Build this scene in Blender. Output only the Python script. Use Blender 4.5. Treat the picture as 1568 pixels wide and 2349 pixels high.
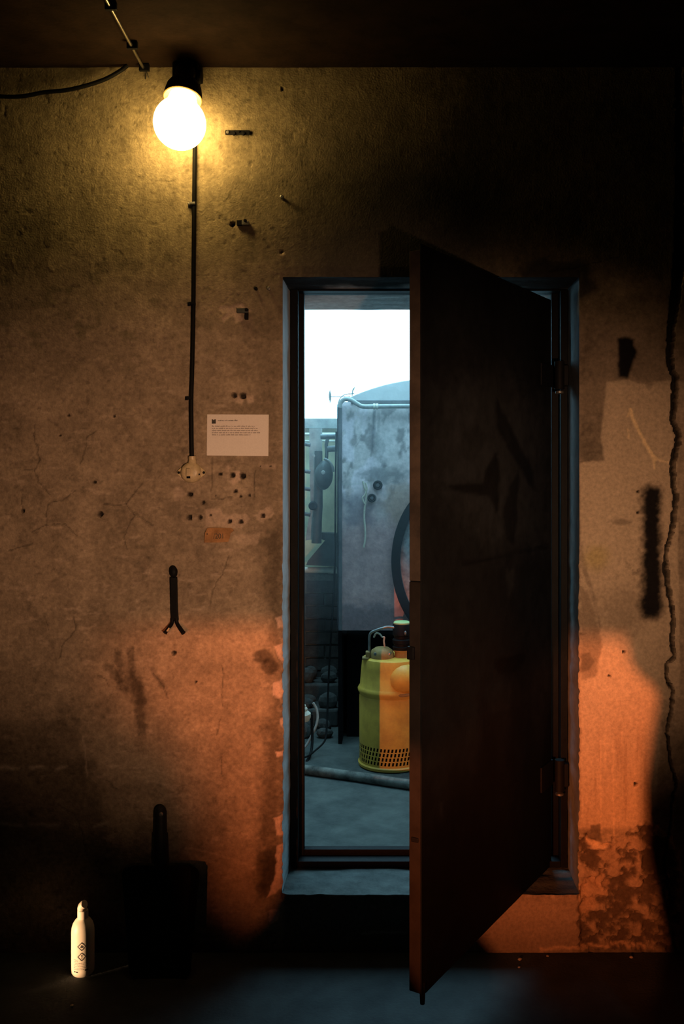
import bpy, bmesh, math, random
import numpy as np
from mathutils import Vector, Matrix

for o in list(bpy.data.objects):
    bpy.data.objects.remove(o)
scene = bpy.context.scene
COL = scene.collection
rnd = random.Random(7)

# ------------------------------------------------------------------ camera
F = 2150.0            # focal length in pixels of the 1568 x 2349 frame
CX, CY = 900.0, 1075.0
D = F / 750.0         # camera to wall face (wall face is the plane y = 0)
H = 1.48              # eye height
cam = bpy.data.cameras.new('camera')
cam.sensor_fit = 'AUTO'
cam.sensor_width = 36.0
cam.lens = 36.0 * F / 2349.0
cam.shift_x = (784.0 - CX) / 2349.0
cam.shift_y = -(1174.5 - CY) / 2349.0
cam.clip_start = 0.05
camo = bpy.data.objects.new('camera', cam)
camo.location = (0, -D, H)
camo.rotation_euler = (math.pi / 2, 0, 0)
COL.objects.link(camo)
scene.camera = camo

# ------------------------------------------------------------------ world, exposure
world = bpy.data.worlds.new('overcast_sky')
scene.world = world
world.use_nodes = True
bg = world.node_tree.nodes['Background']
bg.inputs[0].default_value = (0.37, 0.77, 1.0, 1)
bg.inputs[1].default_value = 8.0
vs = scene.view_settings
vs.view_transform = 'Standard'
vs.look = 'None'
vs.gamma = 1.0
vs.exposure = 0.0
vs.use_curve_mapping = False

# large lights: two work lamps behind the camera and the sky portal of the boiler room window
LAMP_A = Vector((0.42, -3.06, 1.16))
LAMP_B = Vector((-0.95, -3.95, 0.86))
LAMP_C = Vector((-1.85, -0.80, 0.10))
AIM_A = Vector((-0.12, 0.0, 1.26))
AIM_B = Vector((0.55, 0.0, 0.80))
AIM_C = Vector((-0.900, -0.128, 0.106))


def spot(name, loc, aim, color, power, angle, blend, radius, squash=1.0, narrow=1.0):
    """a lamp with a round or flattened reflector"""
    l = bpy.data.lights.new(name, 'SPOT')
    l.color = color
    l.energy = power
    l.spot_size = math.radians(angle)
    l.spot_blend = blend
    l.shadow_soft_size = radius
    o = bpy.data.objects.new(name, l)
    o.location = loc
    o.rotation_euler = (aim - loc).to_track_quat('-Z', 'Y').to_euler()
    o.scale = (narrow, squash, 1)
    COL.objects.link(o)
    return o


spot('warm_work_light', LAMP_A, AIM_A, (1.0, 0.54, 0.29), 205.0, 58, 1.0, 0.03, 0.62)
spot('orange_work_light', LAMP_B, AIM_B, (1.0, 0.24, 0.065), 680.0, 44, 1.0, 0.007, 0.66)
spot('added_bottle_light', LAMP_C, AIM_C, (1.0, 0.60, 0.33), 150.0, 12.5, 0.5, 0.005, 1.0, 0.38)  # added out of view only to brighten the bottle
# portals of the two sky openings of the boiler room
for nm, loc, rot, sx, sy in (('window_portal', (0.1, 2.98, 2.35), (-math.pi / 2, 0, 0), 3.0, 1.06), ('skylight_portal', (0.1, 2.02, 2.98), (0, 0, 0), 2.2, 1.7)):
    portal = bpy.data.lights.new(nm, 'AREA')
    portal.shape = 'RECTANGLE'
    portal.size, portal.size_y = sx, sy
    portal.cycles.is_portal = True
    po = bpy.data.objects.new(nm, portal)
    po.location = loc
    po.rotation_euler = rot
    COL.objects.link(po)


# ------------------------------------------------------------------ helpers
def P(px, py, y=0.0):
    s = (D + y) / F
    return Vector(((px - CX) * s, y, H + (CY - py) * s))


def PF(px, py):
    """point of the floor (z = 0) at this place"""
    y = F * H / (py - CY) - D
    return Vector(((px - CX) * (D + y) / F, y, 0.0))


def S(n, y=0.0):
    return n * (D + y) / F


WL = {}


def tag(o, label=None, cat=None, group=None, kind=None):
    if label: o['label'] = label
    if cat: o['category'] = cat
    if group: o['group'] = group
    if kind: o['kind'] = kind
    return o


def thing(name, loc, label, cat, group=None):
    o = bpy.data.objects.new(name, None)
    o.empty_display_size = 0.05
    o.location = loc
    COL.objects.link(o)
    WL[o.name] = Vector(loc)
    return tag(o, label, cat, group)


def finish(name, me, mat, parent=None, smooth=40, bevel=0.0, origin=None):
    """mesh in world coordinates -> object (child of parent, or with its origin at its base)"""
    o = bpy.data.objects.new(name, me)
    COL.objects.link(o)
    if parent is not None:
        off = WL[parent.name]
        o.parent = parent
        me.transform(Matrix.Translation(-off))
        WL[o.name] = off.copy()
    else:
        if origin is None:
            n = len(me.vertices)
            co = np.empty(n * 3)
            me.vertices.foreach_get('co', co)
            co = co.reshape(-1, 3)
            mn, mx = co.min(0), co.max(0)
            origin = Vector(((mn[0] + mx[0]) / 2, (mn[1] + mx[1]) / 2, mn[2]))
        me.transform(Matrix.Translation(-origin))
        o.location = origin
        WL[o.name] = Vector(origin)
    if mat is not None:
        me.materials.append(mat)
    if smooth:
        me.shade_smooth()
        me.set_sharp_from_angle(angle=math.radians(smooth))
    if bevel:
        m = o.modifiers.new('bevel', 'BEVEL')
        m.width = bevel
        m.segments = 2
        m.limit_method = 'ANGLE'
    return o


def obj(name, bm, mat, parent=None, smooth=40, bevel=0.0, origin=None):
    bmesh.ops.recalc_face_normals(bm, faces=bm.faces)
    me = bpy.data.meshes.new(name)
    bm.to_mesh(me)
    bm.free()
    return finish(name, me, mat, parent, smooth, bevel, origin)


def box(bm, a, b):
    x0, y0, z0 = a
    x1, y1, z1 = b
    v = [bm.verts.new(p) for p in ((x0, y0, z0), (x1, y0, z0), (x1, y1, z0), (x0, y1, z0),
                                   (x0, y0, z1), (x1, y0, z1), (x1, y1, z1), (x0, y1, z1))]
    for f in ((3, 2, 1, 0), (4, 5, 6, 7), (0, 1, 5, 4), (1, 2, 6, 5), (2, 3, 7, 6), (3, 0, 4, 7)):
        bm.faces.new([v[i] for i in f])
    return v


def NB():
    return bmesh.new()


def boxes(*ab):
    bm = bmesh.new()
    for a, b in ab:
        box(bm, a, b)
    return bm


def frame_of(t):
    t = t.normalized()
    up = Vector((0, 0, 1)) if abs(t.z) < 0.9 else Vector((1, 0, 0))
    a = t.cross(up).normalized()
    return a, t.cross(a).normalized()


def tube(bm, pts, r, seg=10, caps=True):
    pts = [Vector(p) for p in pts]
    rs = r if isinstance(r, (list, tuple)) else [r] * len(pts)
    rings = []
    a = None
    for i, p in enumerate(pts):
        if i == 0: t = pts[1] - p
        elif i == len(pts) - 1: t = p - pts[i - 1]
        else: t = (pts[i + 1] - p).normalized() + (p - pts[i - 1]).normalized()
        t.normalize()
        if a is None:
            a, b = frame_of(t)
        else:
            a = (a - t * a.dot(t)).normalized()
            b = t.cross(a)
        rings.append([bm.verts.new(p + (a * math.cos(k) + b * math.sin(k)) * rs[i])
                      for k in [2 * math.pi * j / seg for j in range(seg)]])
    for u, v in zip(rings, rings[1:]):
        for j in range(seg):
            bm.faces.new((u[j], u[(j + 1) % seg], v[(j + 1) % seg], v[j]))
    if caps:
        bm.faces.new(rings[0][::-1])
        bm.faces.new(rings[-1])
    return bm


def smooth_pts(pts, n=6):
    """Catmull-Rom through the points"""
    pts = [Vector(p) for p in pts]
    q = [pts[0] * 2 - pts[1]] + pts + [pts[-1] * 2 - pts[-2]]
    out = []
    for i in range(1, len(q) - 2):
        a, b, c, d = q[i - 1], q[i], q[i + 1], q[i + 2]
        for k in range(n):
            t = k / n
            out.append(0.5 * ((2 * b) + (c - a) * t + (2 * a - 5 * b + 4 * c - d) * t * t + (3 * b - a - 3 * c + d) * t ** 3))
    out.append(pts[-1])
    return out


def lathe(bm, prof, origin, axis=(0, 0, 1), seg=32):
    """prof: (radius, height along axis)"""
    axis = Vector(axis).normalized()
    a, b = frame_of(axis)
    o = Vector(origin)
    rings = []
    for r, h in prof:
        if r < 1e-6:
            rings.append([bm.verts.new(o + axis * h)])
        else:
            rings.append([bm.verts.new(o + axis * h + (a * math.cos(2 * math.pi * j / seg) + b * math.sin(2 * math.pi * j / seg)) * r)
                          for j in range(seg)])
    for u, v in zip(rings, rings[1:]):
        for j in range(seg):
            k = (j + 1) % seg
            if len(u) == 1 and len(v) == 1: continue
            if len(u) == 1: bm.faces.new((u[0], v[k], v[j]))
            elif len(v) == 1: bm.faces.new((u[j], u[k], v[0]))
            else: bm.faces.new((u[j], u[k], v[k], v[j]))
    for ring in (rings[0], rings[-1]):
        if len(ring) > 2:
            try: bm.faces.new(ring)
            except ValueError: pass
    return bm


def prism(bm, pts3, vec):
    vec = Vector(vec)
    u = [bm.verts.new(p) for p in pts3]
    v = [bm.verts.new(Vector(p) + vec) for p in pts3]
    bm.faces.new(u[::-1])
    bm.faces.new(v)
    n = len(u)
    for i in range(n):
        bm.faces.new((u[i], u[(i + 1) % n], v[(i + 1) % n], v[i]))
    return bm


def lump(bm, c, r, seed, amp=0.25, sub=2):
    """irregular stone"""
    g = random.Random(seed)
    res = bmesh.ops.create_icosphere(bm, subdivisions=sub, radius=1.0)
    dirs = [(Vector((g.uniform(-1, 1), g.uniform(-1, 1), g.uniform(-1, 1))).normalized(), g.uniform(-amp, amp)) for _ in range(9)]
    for v in res['verts']:
        n = v.co.normalized()
        k = 1 + sum(a * max(0, n.dot(d)) ** 3 for d, a in dirs)
        v.co = Vector(c) + Vector((n.x * r[0] * k, n.y * r[1] * k, n.z * r[2] * k))
    return bm


# ------------------------------------------------------------------ numpy noise and masks
_tab = np.random.RandomState(11).rand(512, 512)


def vnoise(x, y, seed=0):
    x = x + seed * 37.17
    y = y + seed * 91.73
    xi = np.floor(x).astype(int); yi = np.floor(y).astype(int)
    fx = x - xi; fy = y - yi
    fx = fx * fx * (3 - 2 * fx); fy = fy * fy * (3 - 2 * fy)
    a = _tab[xi % 512, yi % 512]; b = _tab[(xi + 1) % 512, yi % 512]
    c = _tab[xi % 512, (yi + 1) % 512]; d = _tab[(xi + 1) % 512, (yi + 1) % 512]
    return (a * (1 - fx) + b * fx) * (1 - fy) + (c * (1 - fx) + d * fx) * fy


def fbm(x, y, seed=0, oct=4):
    s = 0; amp = 0.5; tot = 0
    for i in range(oct):
        s = s + amp * vnoise(x * 2 ** i, y * 2 ** i, seed + i)
        tot += amp; amp *= 0.55
    return s / tot


def sstep(a, b, x):
    t = np.clip((x - a) / (b - a), 0, 1)
    return t * t * (3 - 2 * t)


def inpoly(U, V, poly):
    inside = np.zeros(U.shape, bool)
    n = len(poly)
    for i in range(n):
        x0, y0 = poly[i]; x1, y1 = poly[(i + 1) % n]
        if y0 == y1: continue
        c = ((y0 > V) != (y1 > V)) & (U < (x1 - x0) * (V - y0) / (y1 - y0) + x0)
        inside ^= c
    return inside


def seg_dist(U, V, pts, closed=False):
    """distance to a polyline and the position (index + t) of the nearest point"""
    best = np.full(U.shape, 1e9); pos = np.zeros(U.shape)
    n = len(pts)
    for i in range(n if closed else n - 1):
        ax, ay = pts[i][:2]; bx, by = pts[(i + 1) % n][:2]
        dx, dy = bx - ax, by - ay
        t = np.clip(((U - ax) * dx + (V - ay) * dy) / (dx * dx + dy * dy + 1e-9), 0, 1)
        d = np.hypot(U - ax - t * dx, V - ay - t * dy)
        m = d < best
        best[m] = d[m]; pos[m] = i + t[m]
    return best, pos


def polymask(U, V, poly, soft=4.0, wob=5.0, seed=0):
    """soft polygon mask with a wobbly outline"""
    xs = [p[0] for p in poly]; ys = [p[1] for p in poly]
    out = np.zeros(U.shape)
    pad = 4 * soft + 2 * wob + 4
    sel = (U > min(xs) - pad) & (U < max(xs) + pad) & (V > min(ys) - pad) & (V < max(ys) + pad)
    if not sel.any(): return out
    u = U[sel]; v = V[sel]
    u = u + (fbm(u / 14, v / 14, seed, 3) - .5) * 2 * wob
    v = v + (fbm(u / 14, v / 14, seed + 9, 3) - .5) * 2 * wob
    d, _ = seg_dist(u, v, poly, True)
    d = np.where(inpoly(u, v, poly), d, -d)
    out[sel] = sstep(-soft, soft, d)
    return out


def linemask(U, V, pts, w, soft=1.5, wob=3.0, seed=0):
    xs = [p[0] for p in pts]; ys = [p[1] for p in pts]
    out = np.zeros(U.shape)
    pad = w * 2 + soft * 2 + wob * 2 + 3
    sel = (U > min(xs) - pad) & (U < max(xs) + pad) & (V > min(ys) - pad) & (V < max(ys) + pad)
    if not sel.any(): return out
    u = U[sel]; v = V[sel]
    u = u + (fbm(u / 9, v / 9, seed, 2) - .5) * 2 * wob
    v = v + (fbm(u / 9, v / 9, seed + 5, 2) - .5) * 2 * wob
    d, pos = seg_dist(u, v, pts)
    if len(pts[0]) > 2:
        ww = np.interp(pos, range(len(pts)), [p[2] for p in pts]) / 2
    else:
        ww = w / 2
    out[sel] = 1 - sstep(ww - soft, ww + soft, d)
    return out


def blob(U, V, cx, cy, rx, ry, soft=0.3, seed=0, wob=0.25):
    out = np.zeros(U.shape)
    sel = (np.abs(U - cx) < rx * 2) & (np.abs(V - cy) < ry * 2)
    if not sel.any(): return out
    u = U[sel]; v = V[sel]
    r = np.hypot((u - cx) / rx, (v - cy) / ry)
    r = r + (fbm(u / (rx * .8), v / (ry * .8), seed, 3) - .5) * 2 * wob
    out[sel] = 1 - sstep(1 - soft, 1 + soft, r)
    return out


def grid_mesh(name, co, quads, col=None):
    me = bpy.data.meshes.new(name)
    nv, nf = len(co), len(quads)
    me.vertices.add(nv)
    me.vertices.foreach_set('co', co.astype(np.float32).ravel())
    me.loops.add(nf * 4)
    me.loops.foreach_set('vertex_index', quads.astype(np.int32).ravel())
    me.polygons.add(nf)
    me.polygons.foreach_set('loop_start', np.arange(0, nf * 4, 4, dtype=np.int32))
    me.update(calc_edges=True)
    if col is not None:
        a = me.color_attributes.new('paint', 'FLOAT_COLOR', 'POINT')
        c = np.ones((nv, 4), np.float32)
        c[:, :3] = np.clip(col, 0.002, 0.95)
        a.data.foreach_set('color', c.ravel())
    me.validate()
    return me


# ------------------------------------------------------------------ materials
def material(name, color, rough=0.7, metal=0.0, var=0.25, scale=12.0, bump=0.2, bscale=60.0, color2=None,
             paint=False, spec=0.4, stretch=(1, 1, 1), emit=None, estr=1.0, detail=5.0):
    m = bpy.data.materials.new(name)
    m.use_nodes = True
    nt = m.node_tree
    N, L = nt.nodes, nt.links
    b = N['Principled BSDF']
    b.inputs['Roughness'].default_value = rough
    b.inputs['Metallic'].default_value = metal
    b.inputs['Specular IOR Level'].default_value = spec
    tc = N.new('ShaderNodeTexCoord')
    mp = N.new('ShaderNodeMapping')
    mp.inputs['Scale'].default_value = stretch
    L.new(tc.outputs['Object'], mp.inputs[0])
    n1 = N.new('ShaderNodeTexNoise')
    n1.inputs['Scale'].default_value = scale
    n1.inputs['Detail'].default_value = detail
    n1.inputs['Roughness'].default_value = 0.65
    L.new(mp.outputs[0], n1.inputs['Vector'])
    ramp = N.new('ShaderNodeMapRange')
    ramp.inputs[1].default_value = 0.3
    ramp.inputs[2].default_value = 0.7
    L.new(n1.outputs[0], ramp.inputs[0])
    if paint:
        at = N.new('ShaderNodeAttribute')
        at.attribute_name = 'paint'
        ramp.inputs[3].default_value = 1 - var
        ramp.inputs[4].default_value = 1 + var
        mul = N.new('ShaderNodeVectorMath')
        mul.operation = 'SCALE'
        L.new(at.outputs['Color'], mul.inputs[0])
        L.new(ramp.outputs[0], mul.inputs['Scale'])
        L.new(mul.outputs[0], b.inputs['Base Color'])
    else:
        c2 = color2 or tuple(c * (1 - 2 * var) for c in color)
        mix = N.new('ShaderNodeMix')
        mix.data_type = 'RGBA'
        mix.inputs[6].default_value = (*c2, 1)
        mix.inputs[7].default_value = (*color, 1)
        L.new(ramp.outputs[0], mix.inputs[0])
        L.new(mix.outputs[2], b.inputs['Base Color'])
    if bump:
        n2 = N.new('ShaderNodeTexNoise')
        n2.inputs['Scale'].default_value = bscale
        n2.inputs['Detail'].default_value = 4.0
        L.new(mp.outputs[0], n2.inputs['Vector'])
        bp = N.new('ShaderNodeBump')
        bp.inputs['Strength'].default_value = bump
        bp.inputs['Distance'].default_value = 0.004
        L.new(n2.outputs[0], bp.inputs['Height'])
        L.new(bp.outputs[0], b.inputs['Normal'])
    if emit:
        b.inputs['Emission Color'].default_value = (*emit, 1)
        b.inputs['Emission Strength'].default_value = estr
    return m


M = {}
M['wall'] = material('old_plaster', (0.4, 0.3, 0.2), 0.92, paint=True, var=0.22, scale=90, bump=0.55, bscale=170, spec=0.15, detail=6)
M['reveal'] = material('grey_reveal_paint', (0.64, 0.66, 0.66), 0.8, var=0.2, scale=14, bump=0.4, bscale=80, color2=(0.42, 0.44, 0.44), spec=0.2)
M['revealdark'] = material('shaded_reveal_paint', (0.26, 0.27, 0.27), 0.8, var=0.2, scale=14, bump=0.4, bscale=80, color2=(0.14, 0.15, 0.15), spec=0.15)  # darker copy of the reveal paint, dimness of the right side put into colour
M['soot'] = material('soot_plaster', (0.5, 0.5, 0.5), 0.9, paint=True, var=0.2, scale=30, bump=0.4, bscale=60, spec=0.1)
M['sill'] = material('worn_concrete', (0.13, 0.14, 0.135), 0.85, var=0.3, scale=18, bump=0.5, bscale=90, color2=(0.06, 0.065, 0.063), spec=0.2)
M['ceiling'] = material('dark_brown_ceiling', (0.038, 0.022, 0.014), 0.95, var=0.3, scale=10, bump=0.3, bscale=90, spec=0.1)  # one dark brown tone
M['floor'] = material('dark_concrete_floor', (0.046, 0.052, 0.052), 0.85, var=0.3, scale=9, bump=0.4, bscale=110, color2=(0.022, 0.025, 0.026), spec=0.25)
M['floor2'] = material('boiler_room_concrete', (0.105, 0.11, 0.098), 0.8, var=0.3, scale=7, bump=0.45, bscale=80, color2=(0.042, 0.046, 0.044), spec=0.2)
M['darkwall'] = material('dim_room_plaster', (0.28, 0.255, 0.22), 0.95, var=0.3, bump=0.2, spec=0.1)
M['greenwall'] = material('pale_green_plaster', (0.80, 0.73, 0.46), 0.9, var=0.25, scale=5, bump=0.3, bscale=60, spec=0.15)
M['shaft'] = material('grey_shaft_render', (0.34, 0.34, 0.34), 0.95, var=0.25, scale=4, bump=0.2, spec=0.1)
M['brick'] = material('sooty_brick', (0.085, 0.07, 0.062), 0.9, var=0.3, scale=20, bump=0.5, bscale=70, spec=0.1)
M['mortar'] = material('grey_mortar', (0.16, 0.15, 0.13), 0.95, var=0.3, scale=25, bump=0.5, bscale=80, spec=0.1)
M['rubble'] = material('rubble_stone', (0.115, 0.11, 0.10), 0.9, var=0.35, scale=9, bump=0.6, bscale=45, spec=0.15)
M['frame'] = material('dark_frame_steel', (0.005, 0.006, 0.008), 0.55, 0.0, var=0.3, scale=20, bump=0.15, bscale=120, spec=0.10)
M['leaf'] = material('sooty_door_steel', (0.03, 0.03, 0.03), 0.62, 0.0, paint=True, var=0.25, scale=25, bump=0.2, bscale=70, spec=0.07)
M['leafedge'] = material('brown_door_edge', (0.11, 0.08, 0.062), 0.7, 0.0, var=0.4, scale=9, bump=0.3, bscale=60, color2=(0.035, 0.027, 0.023), spec=0.25)
M['leafedgelow'] = material('shaded_door_edge', (0.030, 0.024, 0.022), 0.8, 0.0, var=0.4, scale=9, bump=0.3, bscale=60, color2=(0.014, 0.011, 0.010), spec=0.05)  # darker copy of the door edge, shadow of the lower rim put into colour
M['iron'] = material('black_iron', (0.008, 0.008, 0.010), 0.6, 0.0, var=0.25, bump=0.2, spec=0.12)
M['bakelite'] = material('black_bakelite', (0.008, 0.009, 0.009), 0.75, 0.0, var=0.2, bump=0.15, spec=0.15)
M['rubber'] = material('black_rubber', (0.009, 0.009, 0.009), 0.6, 0.0, var=0.2, bump=0.1, spec=0.12)
M['steel'] = material('dull_steel', (0.35, 0.34, 0.32), 0.42, 0.8, var=0.25, scale=30, bump=0.15, bscale=100)
M['conduit'] = material('conduit_steel', (0.35, 0.33, 0.30), 0.3, 0.9, var=0.2, scale=40, bump=0.1)
M['ceramic'] = material('yellowed_bakelite_switch', (0.72, 0.57, 0.35), 0.35, 0.0, var=0.18, scale=60, bump=0.1, spec=0.5)
M['brasscollar'] = material('yellow_porcelain_collar', (0.60, 0.42, 0.16), 0.4, 0.0, var=0.3, scale=60, bump=0.1)
M['paper'] = material('card_paper', (0.94, 0.86, 0.82), 0.8, 0.0, var=0.04, scale=200, bump=0.05, spec=0.2)
M['ink'] = material('brown_grey_ink', (0.30, 0.235, 0.22), 0.9, 0.0, var=0.1, bump=0)
M['inkdark'] = material('dark_ink', (0.075, 0.07, 0.065), 0.9, 0.0, var=0.1, bump=0)
M['tag'] = material('orange_paper_tag', (0.52, 0.27, 0.12), 0.8, 0.0, var=0.25, scale=40, bump=0.2, spec=0.2)
M['plastic'] = material('cream_plastic', (0.88, 0.76, 0.58), 0.45, 0.0, var=0.06, scale=20, bump=0.05, spec=0.4)
M['plasticgreen'] = material('pale_green_print', (0.55, 0.60, 0.38), 0.5, 0.0, var=0.1, bump=0)
M['shovel'] = material('blackened_shovel_steel', (0.020, 0.020, 0.022), 0.6, 0.2, var=0.45, scale=9, bump=0.25, bscale=50, spec=0.3)
M['tank'] = material('tank_paint', (0.3, 0.3, 0.3), 0.55, 0.0, paint=True, var=0.18, scale=40, bump=0.25, bscale=60, spec=0.35)
M['tanktrim'] = material('tank_steel_edge', (0.16, 0.16, 0.17), 0.5, 0.2, var=0.3, scale=12, bump=0.2)
M['lid'] = material('grey_tank_lid', (0.62, 0.60, 0.58), 0.7, 0.0, var=0.15, scale=6, bump=0.15)
M['black'] = material('tar_black', (0.006, 0.006, 0.007), 0.9, 0.0, var=0.2, bump=0.1, spec=0.1)
M['manhole'] = material('pale_galvanised_plate', (0.42, 0.42, 0.42), 0.5, 0.3, var=0.35, scale=22, bump=0.25, bscale=50)
M['pipe'] = material('grey_pipe_paint', (0.09, 0.10, 0.095), 0.5, 0.1, var=0.3, scale=15, bump=0.2)
M['pipelight'] = material('light_pipe_paint', (0.42, 0.42, 0.39), 0.55, 0.0, var=0.25, scale=15, bump=0.2)
M['whitepipe'] = material('white_pipe_paint', (0.78, 0.76, 0.62), 0.6, 0.0, var=0.2, scale=20, bump=0.2)
M['yellow'] = material('yellow_pump_paint', (0.76, 0.45, 0.06), 0.5, 0.0, var=0.16, scale=14, bump=0.15, bscale=70, color2=(0.54, 0.29, 0.04), spec=0.4)
M['ochre'] = material('dusty_ochre_casting', (0.40, 0.24, 0.08), 0.65, 0.0, var=0.25, scale=20, bump=0.25, spec=0.3)
M['capgreen'] = material('lime_cap', (0.50, 0.62, 0.25), 0.5, 0.0, var=0.1, bump=0.05)
M['rope'] = material('pale_rope', (0.62, 0.56, 0.44), 0.9, 0.0, var=0.15, scale=90, bump=0.4, bscale=160)
M['hose'] = material('dusty_canvas_hose', (0.22, 0.21, 0.18), 0.85, 0.0, var=0.42, scale=16, bump=0.4, bscale=90)
M['bulb'] = material('lit_frosted_globe', (0.9, 0.85, 0.75), 0.4, 0.0, var=0.02, bump=0, emit=(1.0, 0.66, 0.22), estr=16.0)
M['chip'] = material('plaster_crumb', (0.45, 0.36, 0.28), 0.9, 0.0, var=0.2, bump=0.2)

# ------------------------------------------------------------------ the main wall
OX0, OX1 = -0.336, 0.571           # door opening
OZ0, OZ1 = 0.18, 2.067
CEIL = 2.707
REC = 0.18                          # depth of the recess in front of the steel frame


def axis_lines(breaks, steps):
    out = []
    for a, b, st in zip(breaks, breaks[1:], steps):
        n = max(1, int(round((b - a) / st)))
        out.append(np.linspace(a, b, n, endpoint=False))
    out.append([breaks[-1]])
    return np.concatenate(out)


g = 0.0036
xs = axis_lines([-2.2, -1.40, OX0, OX1, 1.10, 2.0], [0.05, g, g, g, 0.05])
zs = axis_lines([0.0, OZ0, OZ1, CEIL], [g, g, g])
nx, nz = len(xs), len(zs)
XX, ZZ = np.meshgrid(xs, zs)
U = CX + XX.ravel() * 750.0
V = CY - (ZZ.ravel() - H) * 750.0

# --- colours of the plaster and the shadow painted into it: patches, filler, soot, paint marks, damp, drips
big = fbm(U / 210, V / 210, 1, 4)
med = fbm(U / 46, V / 46, 5, 4)
fin = fbm(U / 9, V / 9, 9, 3)
streak = fbm(U / 7, V / 60, 13, 3)
tone = 0.80 + 0.55 * (big - .5) + 0.55 * (med - .5) + 0.45 * (fin - .5)
upper = 1 - sstep(560, 800, V)
tone = tone + upper * (streak - .5) * 0.28
base_hi = np.array([0.50, 0.40, 0.24])
base_lo = np.array([0.42, 0.325, 0.235])
col = (base_hi[None] * upper[:, None] + base_lo[None] * (1 - upper[:, None])) * tone[:, None]
disp = np.zeros(U.shape)             # + = out of the wall towards the room, metres
disp += (big - .5) * 0.006 + (med - .5) * 0.0022 + (fin - .5) * 0.0009


def blend(mask, rgb, k=1.0):
    global col
    m = (mask * k)[:, None]
    col = col * (1 - m) + np.array(rgb)[None] * m


def darken(mask, k):
    global col
    col = col * (1 - mask * k)[:, None]


# greenish mould spots on the left, soft dark spots, dirt by the jamb
mould = sstep(.56, .74, fbm(U / 34, V / 26, 21, 4)) * sstep(520, 650, V) * (1 - sstep(760, 900, V)) * (1 - sstep(420, 560, U))
blend(mould, (0.17, 0.145, 0.085), 0.6)
pits = sstep(.66, .80, fbm(U / 11, V / 9, 23, 3)) * (1 - sstep(600, 900, U))
darken(pits, 0.22)
disp -= pits * 0.0016
spots = sstep(.62, .8, fbm(U / 20, V / 16, 27, 4)) * sstep(900, 1100, V)
darken(spots, 0.20)
lights = sstep(.64, .80, fbm(U / 30, V / 11, 33, 4)) * sstep(650, 900, V)
blend(lights, (0.58, 0.45, 0.35), 0.40)
# soot over the lintel, with part of the unlit darkness there painted in
so = np.exp(-((U - 930) / 330) ** 2 - ((V - 610) / 330) ** 2) * (1 - sstep(650, 800, V))
so = np.clip(so * (1.25 + 0.9 * (big - .5)), 0, 1)
blend(so, (0.055, 0.052, 0.05), 0.93)
upper_dark = polymask(U, V, [(1010, 60), (1700, 60), (1700, 520), (1480, 640), (1330, 700), (1200, 660), (1000, 560)], 90, 40, 3)  # upper right of the wall made darker
darken(upper_dark, 0.55)
so3 = polymask(U, V, [(1180, 625), (1230, 590), (1345, 600), (1370, 660), (1335, 690), (1250, 650)], 14, 12, 8)
blend(so3, (0.02, 0.02, 0.02), 0.85)
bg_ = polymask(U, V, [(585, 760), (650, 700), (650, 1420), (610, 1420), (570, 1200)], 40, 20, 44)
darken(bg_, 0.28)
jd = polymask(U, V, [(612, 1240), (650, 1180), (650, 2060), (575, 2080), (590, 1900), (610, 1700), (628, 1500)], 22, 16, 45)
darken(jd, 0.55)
# damp foot of the wall on the left, its lamp shadow painted in, with salt lines
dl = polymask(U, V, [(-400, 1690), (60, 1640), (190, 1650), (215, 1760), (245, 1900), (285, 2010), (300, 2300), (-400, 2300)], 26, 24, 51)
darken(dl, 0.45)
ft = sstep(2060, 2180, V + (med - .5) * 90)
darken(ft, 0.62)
for yy, x1 in ((1762, 190), (1892, 255)):
    salt = np.exp(-((V - yy - (fbm(U / 25, V * 0, 61, 3) - .5) * 16) / 4.5) ** 2) * (U < x1) * sstep(.35, .65, fbm(U / 18, V / 18, 63, 3))
    blend(salt, (0.52, 0.44, 0.36), 0.55)
scr = linemask(U, V, [(425, 1945), (480, 1955), (585, 1990)], 4, 2, 2, 65)
blend(scr, (0.52, 0.40, 0.30), 0.6)
scr = linemask(U, V, [(190, 1690), (200, 1780)], 3, 1.5, 2, 66)
blend(scr, (0.48, 0.38, 0.3), 0.5)
# drips and dark stains
for pts, w, k in (([(272, 1500), (276, 1560)], 16, .5), ([(300, 1490), (306, 1580)], 14, .5), ([(318, 1570), (326, 1680)], 22, .55),
                  ([(345, 1530), (372, 1570)], 9, .45), ([(250, 1530), (285, 1580)], 20, .45), ([(300, 1560), (320, 1600)], 40, .4)):
    darken(linemask(U, V, pts, w, 6, 7, int(w)), k)
darken(blob(U, V, 603, 1505, 24, 16, .25, 71), .62)
darken(blob(U, V, 618, 1528, 20, 18, .25, 72), .55)
darken(polymask(U, V, [(592, 1955), (640, 1940), (632, 2010), (612, 2055), (590, 2050)], 8, 9, 73), .60)
blend(polymask(U, V, [(480, 1940), (590, 1960), (590, 2120), (540, 2160), (470, 2060)], 26, 20, 74), (0.46, 0.33, 0.24), .35)
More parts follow.
